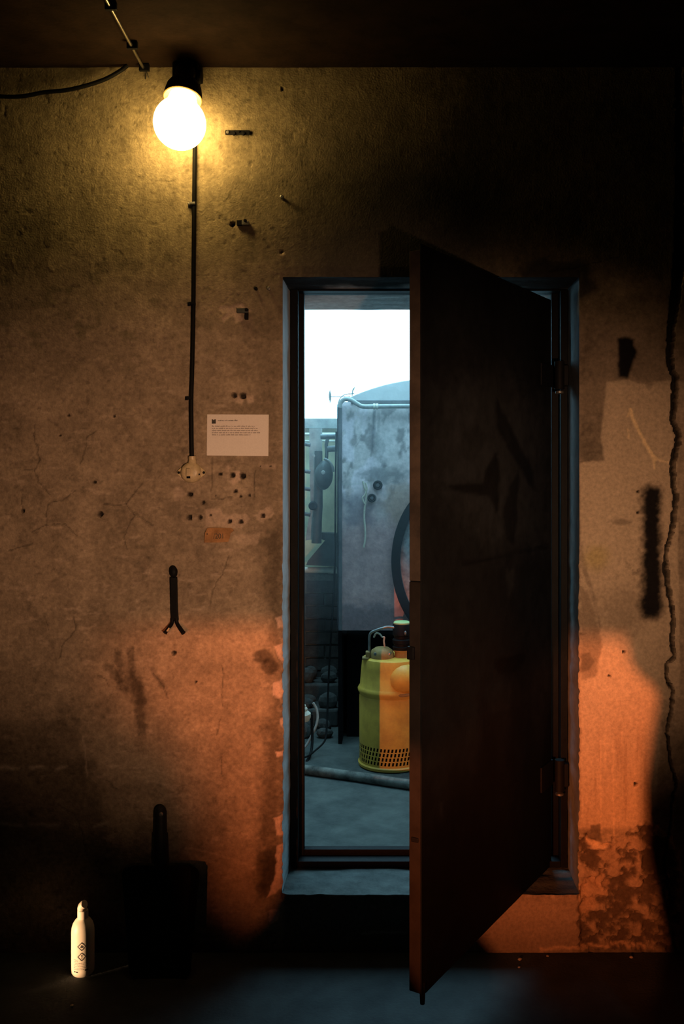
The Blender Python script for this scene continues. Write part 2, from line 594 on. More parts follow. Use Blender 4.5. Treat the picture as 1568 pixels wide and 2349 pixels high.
# pale broken chips along the left edge of the doorway and around the plugs
CHIPS = [[(632, 1414), (648, 1410), (650, 1440), (638, 1442)], [(631, 1482), (650, 1474), (650, 1524), (638, 1508)],
         [(627, 1566), (650, 1556), (650, 1590), (640, 1606), (624, 1592)], [(642, 1648), (650, 1646), (650, 1672), (644, 1668)],
         [(630, 1725), (650, 1722), (650, 1734), (636, 1738)], [(628, 1876), (650, 1868), (650, 1915), (634, 1916)],
         [(634, 1940), (650, 1935), (650, 2030), (630, 2050), (612, 2060), (620, 2040), (632, 2000)],
         [(616, 2090), (640, 2085), (640, 2110), (618, 2120)]]
for i, c in enumerate(CHIPS):
    m = polymask(U, V, c, 2.0, 4, 80 + i)
    blend(m, (0.62, 0.46, 0.38), 0.85)
    disp -= m * 0.004
SMALL = [([(505, 705), (560, 695), (575, 715), (552, 720), (556, 735), (540, 742), (535, 722), (515, 742), (510, 730), (522, 718), (503, 712)], .75),
         ([(535, 905), (560, 905), (555, 930), (548, 925), (535, 918)], .7), ([(560, 908), (580, 908), (582, 922), (568, 928)], .7),
         ([(535, 1082), (548, 1080), (550, 1100), (535, 1112), (527, 1102), (538, 1096)], .9),
         ([(518, 1068), (526, 1066), (524, 1085), (518, 1082)], .5), ([(590, 1066), (632, 1064), (630, 1078), (596, 1074)], .35),
         ([(470, 1168), (505, 1165), (512, 1180), (560, 1178), (575, 1190), (556, 1216), (500, 1206), (472, 1208)], .55),
         ([(580, 1182), (618, 1158), (628, 1180), (602, 1200)], .55), ([(535, 1228), (600, 1222), (590, 1250), (545, 1252)], .4),
         ([(395, 1125), (412, 1115), (430, 1132), (400, 1150)], .45), ([(500, 1260), (560, 1255), (540, 1270)], .25)]
for i, (c, k) in enumerate(SMALL):
    m = polymask(U, V, c, 2.5, 5, 100 + i)
    blend(m, (0.62, 0.47, 0.37), k)
    disp -= m * 0.002
# right of the door: pale filler over older plaster, two black sprayed marks, drips, broken foot
old = polymask(U, V, [(1328, 690), (1700, 640), (1700, 880), (1400, 880), (1390, 1060), (1328, 1066)], 10, 6, 119)
darken(old, .36)
fill1 = polymask(U, V, [(1390, 876), (1440, 872), (1480, 884), (1486, 900), (1500, 876), (1542, 874), (1552, 1060), (1560, 1600), (1400, 1610),
                        (1330, 1560), (1330, 1290), (1372, 1430), (1382, 1460), (1372, 1400), (1350, 1320), (1330, 1240), (1328, 1062), (1386, 1056), (1378, 1000), (1384, 930)], 3, 3, 120)
blend(fill1, (0.60, 0.47, 0.335), 0.72)
disp += fill1 * 0.0022
hi = polymask(U, V, [(1376, 1440), (1440, 1460), (1470, 1550), (1520, 1600), (1500, 1900), (1330, 1900), (1330, 1540), (1372, 1530)], 6, 5, 121)
blend(hi, (0.66, 0.50, 0.36), 0.65)
tri = polymask(U, V, [(1332, 1345), (1350, 1360), (1380, 1470), (1368, 1550), (1332, 1560)], 4, 4, 122)
blend(tri, (0.27, 0.20, 0.14), 0.75)
disp -= tri * 0.003
sq = polymask(U, V, [(1332, 1498), (1352, 1496), (1362, 1520), (1350, 1540), (1332, 1542)], 3, 4, 123)
darken(sq, .4)
dark_blot = blob(U, V, 1425, 1400, 55, 60, .6, 124)
darken(dark_blot, .28)  # broad darker blot on the filler
blend(blob(U, V, 1366, 1280, 26, 26, .7, 125), (0.45, 0.36, 0.10), .5)
for pts, w, k in (([(1446, 940), (1450, 960), (1470, 1000), (1492, 1040), (1500, 1055)], 8, .75), ([(1446, 940), (1437, 955)], 5, .6),
                  ([(1492, 1040), (1515, 1058), (1540, 1060)], 5, .5), ([(1497, 1050), (1500, 1075)], 5, .5), ([(1438, 985), (1442, 1005)], 4, .5)):
    m = linemask(U, V, pts, w, 2, 2, 130)
    blend(m, (0.86, 0.66, 0.40), min(1, k * 1.3))
    disp += m * 0.001
sp1 = polymask(U, V, [(1415, 774), (1452, 776), (1452, 790), (1462, 808), (1450, 838), (1442, 866), (1418, 866)], 5, 4, 140)
blend(sp1, (0.004, 0.004, 0.006), 0.985)
d, _ = seg_dist(U, V, [(1494, 1140), (1494, 1395)])
sp2 = 1 - sstep(11, 37, d + (fin - .5) * 14 + (med - .5) * 8 + 3 * np.sin(V / 60))
blend(sp2, (0.004, 0.004, 0.006), 0.985)
darken(blob(U, V, 1425, 1198, 22, 7, .4, 141), .4)
darken(blob(U, V, 1458, 1300, 24, 18, .6, 142) * sstep(.5, .7, fin), .5)
drips = sstep(.56, .68, fbm(U / 9, V / 160, 150, 3)) * sstep(1640, 1730, V) * (1 - sstep(1860, 1950, V)) * (U > 1330) * (U < 1500)
blend(drips, (0.42, 0.30, 0.21), 0.6)
for x, y0, y1 in ((1376, 1700, 1910), (1405, 1700, 1920), (1386, 1690, 1770), (1426, 1680, 1710)):
    blend(linemask(U, V, [(x, y0), (x + 2, y1)], 4, 2, 2, x), (0.74, 0.55, 0.38), .6)
dk = polymask(U, V, [(1352, 1892), (1374, 1890), (1378, 1930), (1350, 1925)], 3, 4, 155)
blend(dk, (0.13, 0.10, 0.075), .8)
brk = polymask(U, V, [(1330, 1925), (1348, 1915), (1370, 1945), (1400, 1935), (1440, 1915), (1480, 1890), (1520, 1900), (1560, 1960), (1560, 2175), (1330, 2175)], 8, 14, 156)
n1 = fbm(U / 26, V / 20, 157, 5)
rough = sstep(.40, .62, n1)
broken = (0.075, 0.052, 0.038)
blend(brk * (1 - rough), broken, 0.90)
blend(brk * rough, (0.36, 0.25, 0.17), 0.55)
disp -= brk * (0.006 + (1 - rough) * 0.014 + 0.006 * (fin - .5))
lip = polymask(U, V, [(1345, 1922), (1360, 1930), (1400, 1940), (1385, 1950), (1358, 1948)], 3, 5, 158)
blend(lip, (0.74, 0.54, 0.36), .8)
dr = polymask(U, V, [(1330, 2030), (1380, 2000), (1400, 2040), (1365, 2080), (1340, 2110), (1328, 2090)], 7, 12, 159)
blend(dr, (0.46, 0.31, 0.20), .7)
rt = polymask(U, V, [(1490, 1860), (1640, 1800), (1700, 2200), (1500, 2200), (1480, 1950)], 40, 20, 160)
darken(rt, .25)  # shadow in the lower right corner painted into the colour
# the wall under the sill
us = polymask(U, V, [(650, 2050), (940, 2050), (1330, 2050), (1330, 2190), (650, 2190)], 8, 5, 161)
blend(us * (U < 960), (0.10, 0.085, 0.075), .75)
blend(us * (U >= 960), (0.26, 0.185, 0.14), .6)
salt = linemask(U, V, [(830, 2143), (860, 2140), (930, 2138)], 5, 3, 4, 162)
blend(salt, (0.36, 0.32, 0.29), .5)
foot = linemask(U, V, [(1240, 2178), (1310, 2172), (1340, 2176), (1420, 2170), (1480, 2174)], 7, 3, 5, 163)
blend(foot, (0.50, 0.34, 0.22), .6)

# cracks
CRACK = [(1556, 155, 12), (1559, 420, 18), (1557, 600, 24), (1548, 690, 22), (1538, 760, 16), (1535, 830, 14), (1548, 872, 14), (1545, 930, 13), (1541, 962, 12),
         (1556, 1000, 12), (1550, 1030, 12), (1541, 1070, 12), (1545, 1118, 10), (1550, 1140, 11), (1541, 1210, 9), (1528, 1258, 9), (1526, 1310, 12),
         (1533, 1358, 10), (1543, 1410, 8), (1540, 1480, 8), (1546, 1502, 7), (1528, 1525, 5), (1525, 1545, 5), (1543, 1590, 6), (1537, 1640, 5),
         (1528, 1680, 5), (1540, 1760, 5), (1551, 1800, 5), (1540, 1850, 5), (1537, 1930, 4), (1528, 1990, 4), (1540, 2060, 3)]
cr = linemask(U, V, CRACK, 24, 1.6, 3.5, 170)
blend(cr, (0.01, 0.01, 0.01), 0.97)
disp -= cr * 0.03
HAIR = [[(80, 975), (79, 1002), (91, 1056), (78, 1080), (88, 1104), (115, 1136)], [(56, 1077), (78, 1080)], [(220, 988), (200, 1002), (192, 1042), (184, 1064)],
        [(172, 1128), (145, 1147), (118, 1152), (107, 1165), (106, 1203), (74, 1222)], [(106, 1206), (150, 1203), (177, 1230)],
        [(327, 1109), (311, 1128), (290, 1157), (239, 1158)], [(290, 1157), (308, 1182), (284, 1230), (290, 1262)], [(308, 1175), (350, 1205)],
        [(74, 1247), (21, 1264)], [(105, 1424), (111, 1445)], [(170, 1415), (175, 1445), (147, 1474), (135, 1508)], [(526, 1272), (511, 1314), (488, 1352), (484, 1390)],
        [(509, 1525), (511, 1550), (507, 1592), (512, 1620)], [(505, 1651), (497, 1685)], [(509, 1735), (507, 1777)], [(244, 1790), (269, 1811)],
        [(135, 1847), (171, 1867), (188, 1904), (200, 1961)], [(486, 1050), (485, 1125)], [(486, 1145), (530, 1142)], [(585, 1080), (583, 1140)],
        [(1260, 622), (1330, 612), (1380, 598), (1420, 590)], [(52, 1135), (50, 1150), (53, 1180)], [(223, 1550), (242, 1556), (250, 1575)],
        [(350, 1545), (372, 1570), (385, 1600)], [(1330, 1455), (1342, 1452)]]
for i, c in enumerate(HAIR):
    m = linemask(U, V, c, 2.4, 1.6, 3, 180 + i)
    darken(m, .55)
    disp -= m * 0.0012
for c in ([(28, 600), (32, 615), (42, 625)], [(111, 600), (110, 610), (124, 622)], [(210, 604), (208, 625), (213, 645), (224, 660)], [(108, 683), (116, 694), (128, 699)]):
    disp += linemask(U, V, c, 5, 3, 2, 210) * 0.0015
# drill holes
HOLES = [(647, 203, 4), (533, 514, 6), (645, 578, 4), (537, 907, 6), (556, 908, 7), (435, 1134, 6), (466, 1153, 4), (434, 1187, 6), (458, 1187, 5), (482, 1182, 3),
         (526, 1196, 5), (552, 1197, 5), (602, 1183, 5), (505, 1087, 4), (533, 1090, 6), (556, 1092, 7), (540, 1127, 4), (399, 1498, 5), (157, 953, 3), (262, 955, 3),
         (216, 1106, 4), (52, 1172, 4), (230, 1180, 6), (138, 999, 3), (1462, 1128, 3), (1462, 1176, 3), (1430, 1495, 4), (1396, 1550, 3), (1457, 1799, 4), (495, 1138, 2),
         (552, 1139, 3), (572, 1136, 3), (596, 1069, 2), (620, 1069, 2), (449, 1564, 3)]
for i, (x, y, r) in enumerate(HOLES):
    m = blob(U, V, x, y, r * .95, r * .9, .24, 230 + i, .22)
    blend(m, (0.012, 0.01, 0.01), .96)
    disp -= m * min(0.02, 0.003 * r)
blend(blob(U, V, 648, 583, 6, 4, .4, 270, .1), (0.7, 0.55, 0.36), .6)

# --- geometry
# broken, rounded arrises around the opening
dx = np.minimum(np.abs(XX.ravel() - OX0), np.abs(XX.ravel() - OX1))
nr = vnoise(V / 13, U * 0 + 3, 300) * 0.6 + vnoise(V / 5, U * 0 + 9, 301) * 0.4
inz = (ZZ.ravel() > OZ0 - .02) & (ZZ.ravel() < OZ1 + .01)
edge = np.clip(1 - dx / 0.012, 0, 1) * inz
disp -= edge ** 2 * (0.002 + 0.010 * nr * sstep(1250, 1450, V))
dz = np.abs(ZZ.ravel() - OZ0)
inx = (XX.ravel() > OX0 - .005) & (XX.ravel() < OX1 + .005)
ns = vnoise(U / 30, V * 0, 302) * 0.7 + vnoise(U / 9, V * 0, 303) * 0.3
disp += np.clip(1 - dz / 0.035, 0, 1) * inx * (0.004 + 0.016 * (ns - .3))
dz1 = np.clip(1 - np.abs(ZZ.ravel() - OZ1) / 0.03, 0, 1) * inx
disp -= dz1 * 0.006 * (0.4 + ns)
X = XX.ravel().copy()
jag = (vnoise(V / 8, U * 0, 310) - .5) * 0.006 + (vnoise(V / 30, U * 0, 311) - .5) * 0.006
X += jag * edge * sstep(1150, 1450, V) * np.sign(1)
co = np.stack([X, -disp, ZZ.ravel()], 1)
idx = np.arange(nx * nz).reshape(nz, nx)
q = np.stack([idx[:-1, :-1], idx[:-1, 1:], idx[1:, 1:], idx[1:, :-1]], -1).reshape(-1, 4)
cxm = (xs[:-1] + xs[1:]) / 2
czm = (zs[:-1] + zs[1:]) / 2
CXm, CZm = np.meshgrid(cxm, czm)
hole = (CXm > OX0) & (CXm < OX1) & (CZm > OZ0) & (CZm < OZ1)
q = q[~hole.ravel()]
used = np.zeros(nx * nz, bool)
used[q.ravel()] = True
remap = np.cumsum(used) - 1
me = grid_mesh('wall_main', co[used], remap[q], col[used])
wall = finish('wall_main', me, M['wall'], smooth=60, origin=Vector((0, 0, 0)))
tag(wall, 'stained ochre and brown plaster wall around the steel doorway', kind='structure')

# reveals of the opening, sewn to the broken edge of the plaster
ix0 = int(np.argmin(np.abs(xs - OX0))); ix1 = int(np.argmin(np.abs(xs - OX1)))
iz0 = int(np.argmin(np.abs(zs - OZ0))); iz1 = int(np.argmin(np.abs(zs - OZ1)))
C3 = co.reshape(nz, nx, 3)


def strip(name, edge_pts, target, n, mat, rough=0.0015, seed=0, paint=None):
    """grid from the wall edge back to the target line"""
    e = np.asarray(edge_pts)
    t = np.asarray(target)
    ks = np.linspace(0, 1, n)
    pts = e[None] * (1 - ks[:, None, None]) + t[None] * ks[:, None, None]
    m = len(e)
    w = (vnoise(np.arange(m)[None] / 9 + ks[:, None] * 0, ks[:, None] * n / 3 + np.zeros((1, m)), seed) - .5) * 2 * rough
    w[0] = 0
    nrm = np.cross(t[0] - e[0], e[-1] - e[0]); nrm = nrm / np.linalg.norm(nrm)
    pts = pts + w[:, :, None] * nrm
    ii = np.arange(n * m).reshape(n, m)
    qq = np.stack([ii[:-1, :-1], ii[:-1, 1:], ii[1:, 1:], ii[1:, :-1]], -1).reshape(-1, 4)
    pp = pts.reshape(-1, 3)
    me = grid_mesh(name, pp, qq, paint(pp) if paint else None)
    return finish(name, me, mat, wall, smooth=60)


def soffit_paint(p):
    """soot under the lintel, patchy further in; room side painted darker against the lamp"""
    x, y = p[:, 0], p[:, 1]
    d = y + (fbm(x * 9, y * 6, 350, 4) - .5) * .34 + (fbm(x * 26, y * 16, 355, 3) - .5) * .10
    k = sstep(.12, .34, d)  # front darkened to offset the warm lamp, shading put into the colour
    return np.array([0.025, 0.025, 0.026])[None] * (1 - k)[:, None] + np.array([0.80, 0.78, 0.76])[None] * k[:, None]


BACK = 0.29
WT = 0.60                           # wall thickness
BH = 2.92                           # ceiling of the boiler room
st = 3
el = C3[iz0:iz1 + 1:st, ix0]
strip('reveal_left', el, np.stack([np.full(len(el), OX0 + .003), np.full(len(el), WT), el[:, 2]], 1), 30, M['reveal'], seed=1)
er = C3[iz0:iz1 + 1:st, ix1]
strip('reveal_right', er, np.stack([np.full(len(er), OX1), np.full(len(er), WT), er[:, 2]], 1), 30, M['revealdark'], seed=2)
et = C3[iz1, ix0:ix1 + 1:st]
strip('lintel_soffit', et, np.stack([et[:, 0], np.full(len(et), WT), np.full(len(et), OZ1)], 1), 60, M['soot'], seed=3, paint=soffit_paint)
eb = C3[iz0, ix0:ix1 + 1:st]
strip('door_sill', eb, np.stack([eb[:, 0], np.full(len(eb), BACK), np.full(len(eb), OZ0)], 1), 30, M['sill'], 0.004, seed=4)

# ------------------------------------------------------------------ the rest of both rooms
def structure(name, bm, m, label=None, **k):
    return tag(obj(name, bm, m, smooth=0, **k), label, kind='structure')


structure('floor', boxes(((-2.2, -4.7, -0.1), (2.0, 0.02, 0.0))), M['floor'], 'dark concrete floor in front of the wall')
structure('ceiling', boxes(((-2.2, -4.7, CEIL), (2.0, 0.06, CEIL + .1))), M['ceiling'], 'dark brown ceiling above the lamp')
structure('wall_left', boxes(((-2.3, -4.7, 0), (-2.2, 0.3, CEIL))), M['darkwall'])
structure('wall_right', boxes(((2.0, -4.7, 0), (2.1, 0.3, CEIL))), M['darkwall'])
structure('wall_end', boxes(((-2.2, -4.8, 0), (2.0, -4.7, CEIL))), M['darkwall'])
# masonry core of the main wall (its boiler room side)
structure('wall_core', boxes(((-2.2, 0.06, 0), (OX0 - .012, WT, BH)), ((OX1 + .012, 0.06, 0), (2.0, WT, BH)),
                             ((OX0 - .012, 0.06, OZ1 + .012), (OX1 + .012, WT, BH)), ((OX0 - .012, 0.06, 0), (OX1 + .012, BACK, OZ0 - .012))), M['shaft'])

# partition added behind the camera, its opening cut to shape the orange lamp's light
HY = -3.12
light_cutout = [(-500, 1230), (-500, 2240), (480, 2240), (600, 2120), (660, 2010), (990, 2010), (1080, 2120), (1180, 2240), (1535, 2240), (1512, 2120), (1478, 1960), (1474, 1800), (1490, 1690),
              (1506, 1600), (1494, 1572), (1462, 1545), (1444, 1520), (1436, 1480), (1434, 1440), (1440, 1250)]
bm = NB()
k = (HY - LAMP_B.y) / (0 - LAMP_B.y)
loop = [LAMP_B + (P(u, v) - LAMP_B) * k for u, v in light_cutout]
outer = [Vector((-2.2, HY, 0)), Vector((2.0, HY, 0)), Vector((2.0, HY, CEIL)), Vector((-2.2, HY, CEIL))]
for lp in (outer, loop):
    vv = [bm.verts.new(p) for p in lp]
    for i in range(len(vv)):
        bm.edges.new((vv[i], vv[(i + 1) % len(vv)]))
bmesh.ops.triangle_fill(bm, edges=bm.edges[:], use_beauty=True)
r = bmesh.ops.extrude_face_region(bm, geom=bm.faces[:])
bmesh.ops.translate(bm, verts=[v for v in r['geom'] if isinstance(v, bmesh.types.BMVert)], vec=(0, -0.006, 0))
structure('light_mask_wall', bm, M['darkwall'])

# boiler room
RY = 2.92                    # its rear wall
LEDGE = P(730, 972, RY).z    # foot of the big window
structure('floor_boiler', boxes(((-2.2, 0.02, -0.1), (2.0, RY + .2, 0.0))), M['floor2'], 'dusty concrete floor of the boiler room')
structure('wall_boiler_left', boxes(((-2.3, 0.3, 0), (-2.2, RY + .2, BH))), M['shaft'])
structure('wall_boiler_right', boxes(((2.0, 0.3, 0), (2.1, RY + .2, BH))), M['shaft'])
structure('ceiling_boiler', boxes(((-2.3, 0.06, BH), (2.1, 1.17, BH + .1)), ((-2.3, 1.17, BH), (-1.0, RY + .12, BH + .1)), ((1.2, 1.17, BH), (2.1, RY + .12, BH + .1))), M['shaft'], 'boiler room ceiling with a wide open skylight')
BZ = P(730, 1312, RY).z
rear = structure('wall_rear', boxes(((-2.2, RY, BZ), (2.0, RY + .12, LEDGE - .02))), M['greenwall'], 'pale green plaster wall behind the pipes')
structure('wall_rear_side', boxes(((-2.2, RY, LEDGE - .02), (-1.45, RY + .12, BH)), ((1.65, RY, LEDGE - .02), (2.0, RY + .12, BH))), M['shaft'])
brickwall = structure('wall_brick', boxes(((-2.2, RY + .008, 0), (2.0, RY + .12, BZ))), M['mortar'], 'sooty brick base of the rear wall')
# bricks, each of its own
bh, bl, jt = 0.068, 0.235, 0.012
z = 0.0
row = 0
bmB = NB()
box(bmB, (0, 0, 0), (bl, 0.05, bh))
bme = bpy.data.meshes.new('brick')
bm2 = bmB
bmesh.ops.recalc_face_normals(bm2, faces=bm2.faces)
bm2.to_mesh(bme); bm2.free()
bme.materials.append(M['brick'])
while z + bh < BZ + .01:
    x = -1.15 + (row % 2) * (bl + jt) / 2
    while x < -0.10:
        o = bpy.data.objects.new('brick', bme)
        COL.objects.link(o)
        o.parent = brickwall
        o.location = Vector((x + rnd.uniform(-.003, .003), RY - .008 + rnd.uniform(-.008, .004), z)) - brickwall.location
        o.rotation_euler = (0, rnd.uniform(-.006, .006), rnd.uniform(-.02, .02))
        WL[o.name] = Vector((0, 0, 0))
        x += bl + jt
    z += bh + jt
    row += 1
# window: sill beam and side posts around the bright sky
w1 = thing('window_1', (0.1, RY, LEDGE), 'tall bright window above the boiler', None)
w1['kind'] = 'structure'
obj('window_sill', boxes(((-1.45, RY - .04, LEDGE - .031), (1.65, RY + .12, LEDGE + .031))), M['pipelight'], w1, smooth=0, bevel=0.003)
obj('window_frame', boxes(((-1.45, RY + .02, LEDGE + .031), (-1.38, RY + .1, BH - .06)), ((1.58, RY + .02, LEDGE + .031), (1.65, RY + .1, BH - .06)), ((-1.45, RY + .02, BH - .06), (1.65, RY + .1, BH))), M['pipelight'], w1, smooth=0)

# ------------------------------------------------------------------ steel door frame
tf = thing('trim_1', (0.11, REC, OZ0), 'dark steel door frame set into the recess', None)
tf['kind'] = 'structure'
L0, L1, L2 = OX0 + .004, -0.3075, -0.2924
R0, R1, R2 = OX1 - .002, 0.5465, 0.5245
T0, T1, T2 = OZ1 - .003, 2.058, 2.058
B0, B1, B2 = OZ0 + .002, 0.203, 0.222
ya, yb, yc = REC, REC + .05, REC + .08
obj('frame_post', boxes(((L0, ya, B0), (L1, yb, T0)), ((L0, yb, B0), (L2, yc, T0))), M['frame'], tf, smooth=0, bevel=0.0018)
obj('frame_post', boxes(((R1, ya, B0), (R0, yb, T0)), ((R2, yb, B0), (R0, yc, T0))), M['frame'], tf, smooth=0, bevel=0.0018)
obj('frame_head', boxes(((L1, ya, T1), (R1, yb, T0)), ((L2, yb, T2), (R2, yc, T0))), M['frame'], tf, smooth=0, bevel=0.0018)
obj('frame_threshold', boxes(((L1, ya, B0), (R1, yb, B1)), ((L2, yb, B0), (R2, yc, B2))), M['frame'], tf, smooth=0, bevel=0.0018)

# ------------------------------------------------------------------ the steel door, standing open
Fp = Vector((0.0716, -0.57, 0))          # free corner of the outer sheet
u = Vector((0.505, 0.863, 0)).normalized()   # from the free edge to the hinges
n = Vector((u.y, -u.x, 0))               # outer face normal
WID = 0.882
Z0, Z1 = 0.186, 2.030
d1 = thing('door_1', (0.53, 0.17, Z0), 'heavy black sheet steel door standing half open', None)
d1['kind'] = 'structure'
TH = 0.0365


def leafpt(s, t, z):
    return Fp + u * s - n * t + Vector((0, 0, z))


# outer sheet: a painted grid with thickness
ng, mg = 112, 230
ss = np.linspace(0, WID, ng); zz = np.linspace(Z0, Z1, mg)
SS, ZG = np.meshgrid(ss, zz)
px3 = np.stack([Fp.x + u.x * SS.ravel(), Fp.y + u.y * SS.ravel(), ZG.ravel()], 1)
# soot and wear of the sheet, its lower half darkened by painted shading, laid out in metres on the sheet (s from the free edge, z up)
LU = CX + F * px3[:, 0] / (D + px3[:, 1]); LV = CY - F * (px3[:, 2] - H) / (D + px3[:, 1])
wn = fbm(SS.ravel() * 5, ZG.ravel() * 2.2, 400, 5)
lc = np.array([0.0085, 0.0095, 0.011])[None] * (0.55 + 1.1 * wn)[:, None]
lc = lc * (1 - .55 * sstep(0.95, 0.55, ZG.ravel() + (wn - .5) * .4))[:, None]  # lower half darker against the orange lamp, shading put into the colour
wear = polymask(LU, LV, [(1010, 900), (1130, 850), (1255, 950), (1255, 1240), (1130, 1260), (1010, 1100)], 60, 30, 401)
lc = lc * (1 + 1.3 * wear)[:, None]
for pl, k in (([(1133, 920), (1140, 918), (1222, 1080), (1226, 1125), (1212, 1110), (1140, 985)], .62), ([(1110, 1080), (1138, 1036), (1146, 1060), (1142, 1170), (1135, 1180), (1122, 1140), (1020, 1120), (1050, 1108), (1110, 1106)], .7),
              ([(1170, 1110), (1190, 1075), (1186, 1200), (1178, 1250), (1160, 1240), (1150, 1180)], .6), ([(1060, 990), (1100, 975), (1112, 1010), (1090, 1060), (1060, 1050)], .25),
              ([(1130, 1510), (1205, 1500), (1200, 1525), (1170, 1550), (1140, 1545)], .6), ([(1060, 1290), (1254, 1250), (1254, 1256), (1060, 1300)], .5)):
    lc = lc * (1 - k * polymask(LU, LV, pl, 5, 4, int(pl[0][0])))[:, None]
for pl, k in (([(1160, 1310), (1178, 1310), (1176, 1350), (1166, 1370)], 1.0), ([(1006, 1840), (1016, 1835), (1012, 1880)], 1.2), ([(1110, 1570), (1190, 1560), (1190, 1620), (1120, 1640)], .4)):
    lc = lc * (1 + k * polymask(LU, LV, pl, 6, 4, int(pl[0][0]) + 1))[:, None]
wob = ((wn - .5) * 0.004)[:, None] * np.array([n.x, n.y, 0])[None]
ii = np.arange(ng * mg).reshape(mg, ng)
front_q = np.stack([ii[:-1, :-1], ii[:-1, 1:], ii[1:, 1:], ii[1:, :-1]], -1).reshape(-1, 4)
back = px3 - np.array([n.x, n.y, 0])[None] * 0.004
NV = ng * mg
ring = np.concatenate([ii[0, :], ii[1:, -1], ii[-1, -2::-1], ii[-2:0:-1, 0]])
rn = np.roll(ring, -1)
side_q = np.stack([ring, ring + NV, rn + NV, rn], 1)
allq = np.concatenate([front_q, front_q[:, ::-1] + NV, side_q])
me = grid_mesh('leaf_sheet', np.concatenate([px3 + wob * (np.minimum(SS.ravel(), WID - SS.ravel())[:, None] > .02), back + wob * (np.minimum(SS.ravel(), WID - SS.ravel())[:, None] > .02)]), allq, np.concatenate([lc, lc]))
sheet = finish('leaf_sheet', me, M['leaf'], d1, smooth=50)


def leafbox(bm, s0, s1, t0, t1, z0, z1):
    c = [leafpt(s, t, z) for z in (z0, z1) for s, t in ((s0, t0), (s1, t0), (s1, t1), (s0, t1))]
    v = [bm.verts.new(p) for p in c]
    for f in ((3, 2, 1, 0), (4, 5, 6, 7), (0, 1, 5, 4), (1, 2, 6, 5), (2, 3, 7, 6), (3, 0, 4, 7)):
        bm.faces.new([v[i] for i in f])
    return bm


ED = Z1 - .012
# rim of the leaf in two lengths (joint at about chest height), then the inner sheet
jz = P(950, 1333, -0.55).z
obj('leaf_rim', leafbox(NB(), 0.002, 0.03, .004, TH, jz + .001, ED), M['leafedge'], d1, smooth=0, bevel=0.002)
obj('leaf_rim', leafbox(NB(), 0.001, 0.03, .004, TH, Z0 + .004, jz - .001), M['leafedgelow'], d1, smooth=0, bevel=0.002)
obj('inner_sheet', leafbox(NB(), 0.004, WID - .02, .006, TH - .002, Z0 + .006, ED - .004), M['frame'], d1, smooth=0)
obj('hinge_stile', leafbox(NB(), WID - .03, WID, .004, .020, Z0 + .004, ED), M['frame'], d1, smooth=0, bevel=0.002)
# lock bolt in the rim, bolt pin under the leaf
bz = P(934, 1497, -0.55).z
bm = NB()
c = leafpt(-0.004, TH * .95, bz)
leafbox(bm, -0.006, 0.03, TH * .55, TH + .003, bz - .016, bz + .016)
obj('latch_bolt', bm, M['iron'], d1, smooth=0, bevel=0.002)
bz = P(948, 1922, -0.55).z
obj('rim_bolt', leafbox(NB(), -0.002, 0.02, .010, .030, bz - .007, bz + .005), M['iron'], d1, smooth=0, bevel=0.002)
bm = NB()
tube(bm, [leafpt(.014, .006, Z0 + .03), leafpt(.014, .006, Z0 - .026)], [.009, .006], 10)
obj('drop_pin', bm, M['iron'], d1)
# hinges: strap on the leaf, knuckle, block on the frame
for zc, hh in ((P(1290, 862, .17).z, .045), (P(1290, 1775, .17).z, .05)):
    bm = NB()
    tube(bm, [(0.538, .155, zc - hh), (0.538, .155, zc + hh)], .016, 14)
    hk = obj('hinge', bm, M['iron'], d1)
    bm = leafbox(NB(), WID - .10, WID + .004, -.007, .0, zc - hh * .8, zc + hh * .8)
    obj('hinge_strap', bm, M['iron'], hk, smooth=0, bevel=0.002)
    obj('hinge_block', boxes(((0.530, .150, zc - hh * .75), (OX1 - .004, .186, zc + hh * .75))), M['iron'], hk, smooth=0, bevel=0.003)
    bm = NB()
    lathe(bm, [(.006, 0), (.013, .002), (.013, .008), (.004, .012), (0, .013)], (0.538, .155, zc - hh - .015), (0, 0, 1), 14)
    obj('hinge_pin', bm, M['steel'], hk)

# ------------------------------------------------------------------ lamp, its cable, the switch
ly = -0.125
bc = P(412, 283, ly)
RB = S(59.5, ly)
lt = thing('wall_lamp', P(432, 170, -.03), 'lit round glass globe lamp in a black holder under the ceiling', 'lamp')
tilt = Vector((-0.05, -0.27, -1)).normalized()      # the globe points down and a little out
bm = NB()
prof = [(RB * .50, -RB * 1.32), (RB * .52, -RB * 1.12), (RB * .58, -RB * .93)]
for i in range(6, 33):
    a = math.pi * i / 32
    prof.append((RB * math.sin(a), -RB * math.cos(a)))
prof[-1] = (0, RB)
lathe(bm, prof, bc, tilt, 48)
obj('globe', bm, M['bulb'], lt)
bm = NB()
Rs = S(43, ly)
rim = bc - tilt * (RB * 1.16)
lathe(bm, [(Rs * .56, -.018), (Rs * .90, -.014), (Rs * .99, -.002), (Rs * 1.03, .004), (Rs * .99, .006), (Rs * .88, .001), (Rs * .56, -.006)], rim, tilt, 40)
obj('collar', bm, M['brasscollar'], lt)
bm = NB()
lathe(bm, [(0, -.060), (Rs * .50, -.058), (Rs * .76, -.050), (Rs * .92, -.034), (Rs * 1.0, -.012), (Rs * 1.015, .001), (Rs * .93, -.004), (Rs * .8, -.02), (0, -.03)], rim, tilt, 40)
obj('socket', bm, M['bakelite'], lt)
w0 = P(434, 190, 0)
bm = NB()
tube(bm, smooth_pts([(w0.x, -.012, CEIL - .035), (w0.x, -.05, CEIL - .036), tuple(rim - tilt * .05)], 5), [.032] * 3 + [.030] * 5 + [.028] * 3, 16)
obj('elbow', bm, M['bakelite'], lt)
bm = boxes(((P(403, 0).x, -.052, P(0, 205).z), (P(461, 0).x, -.004, CEIL - .003)))
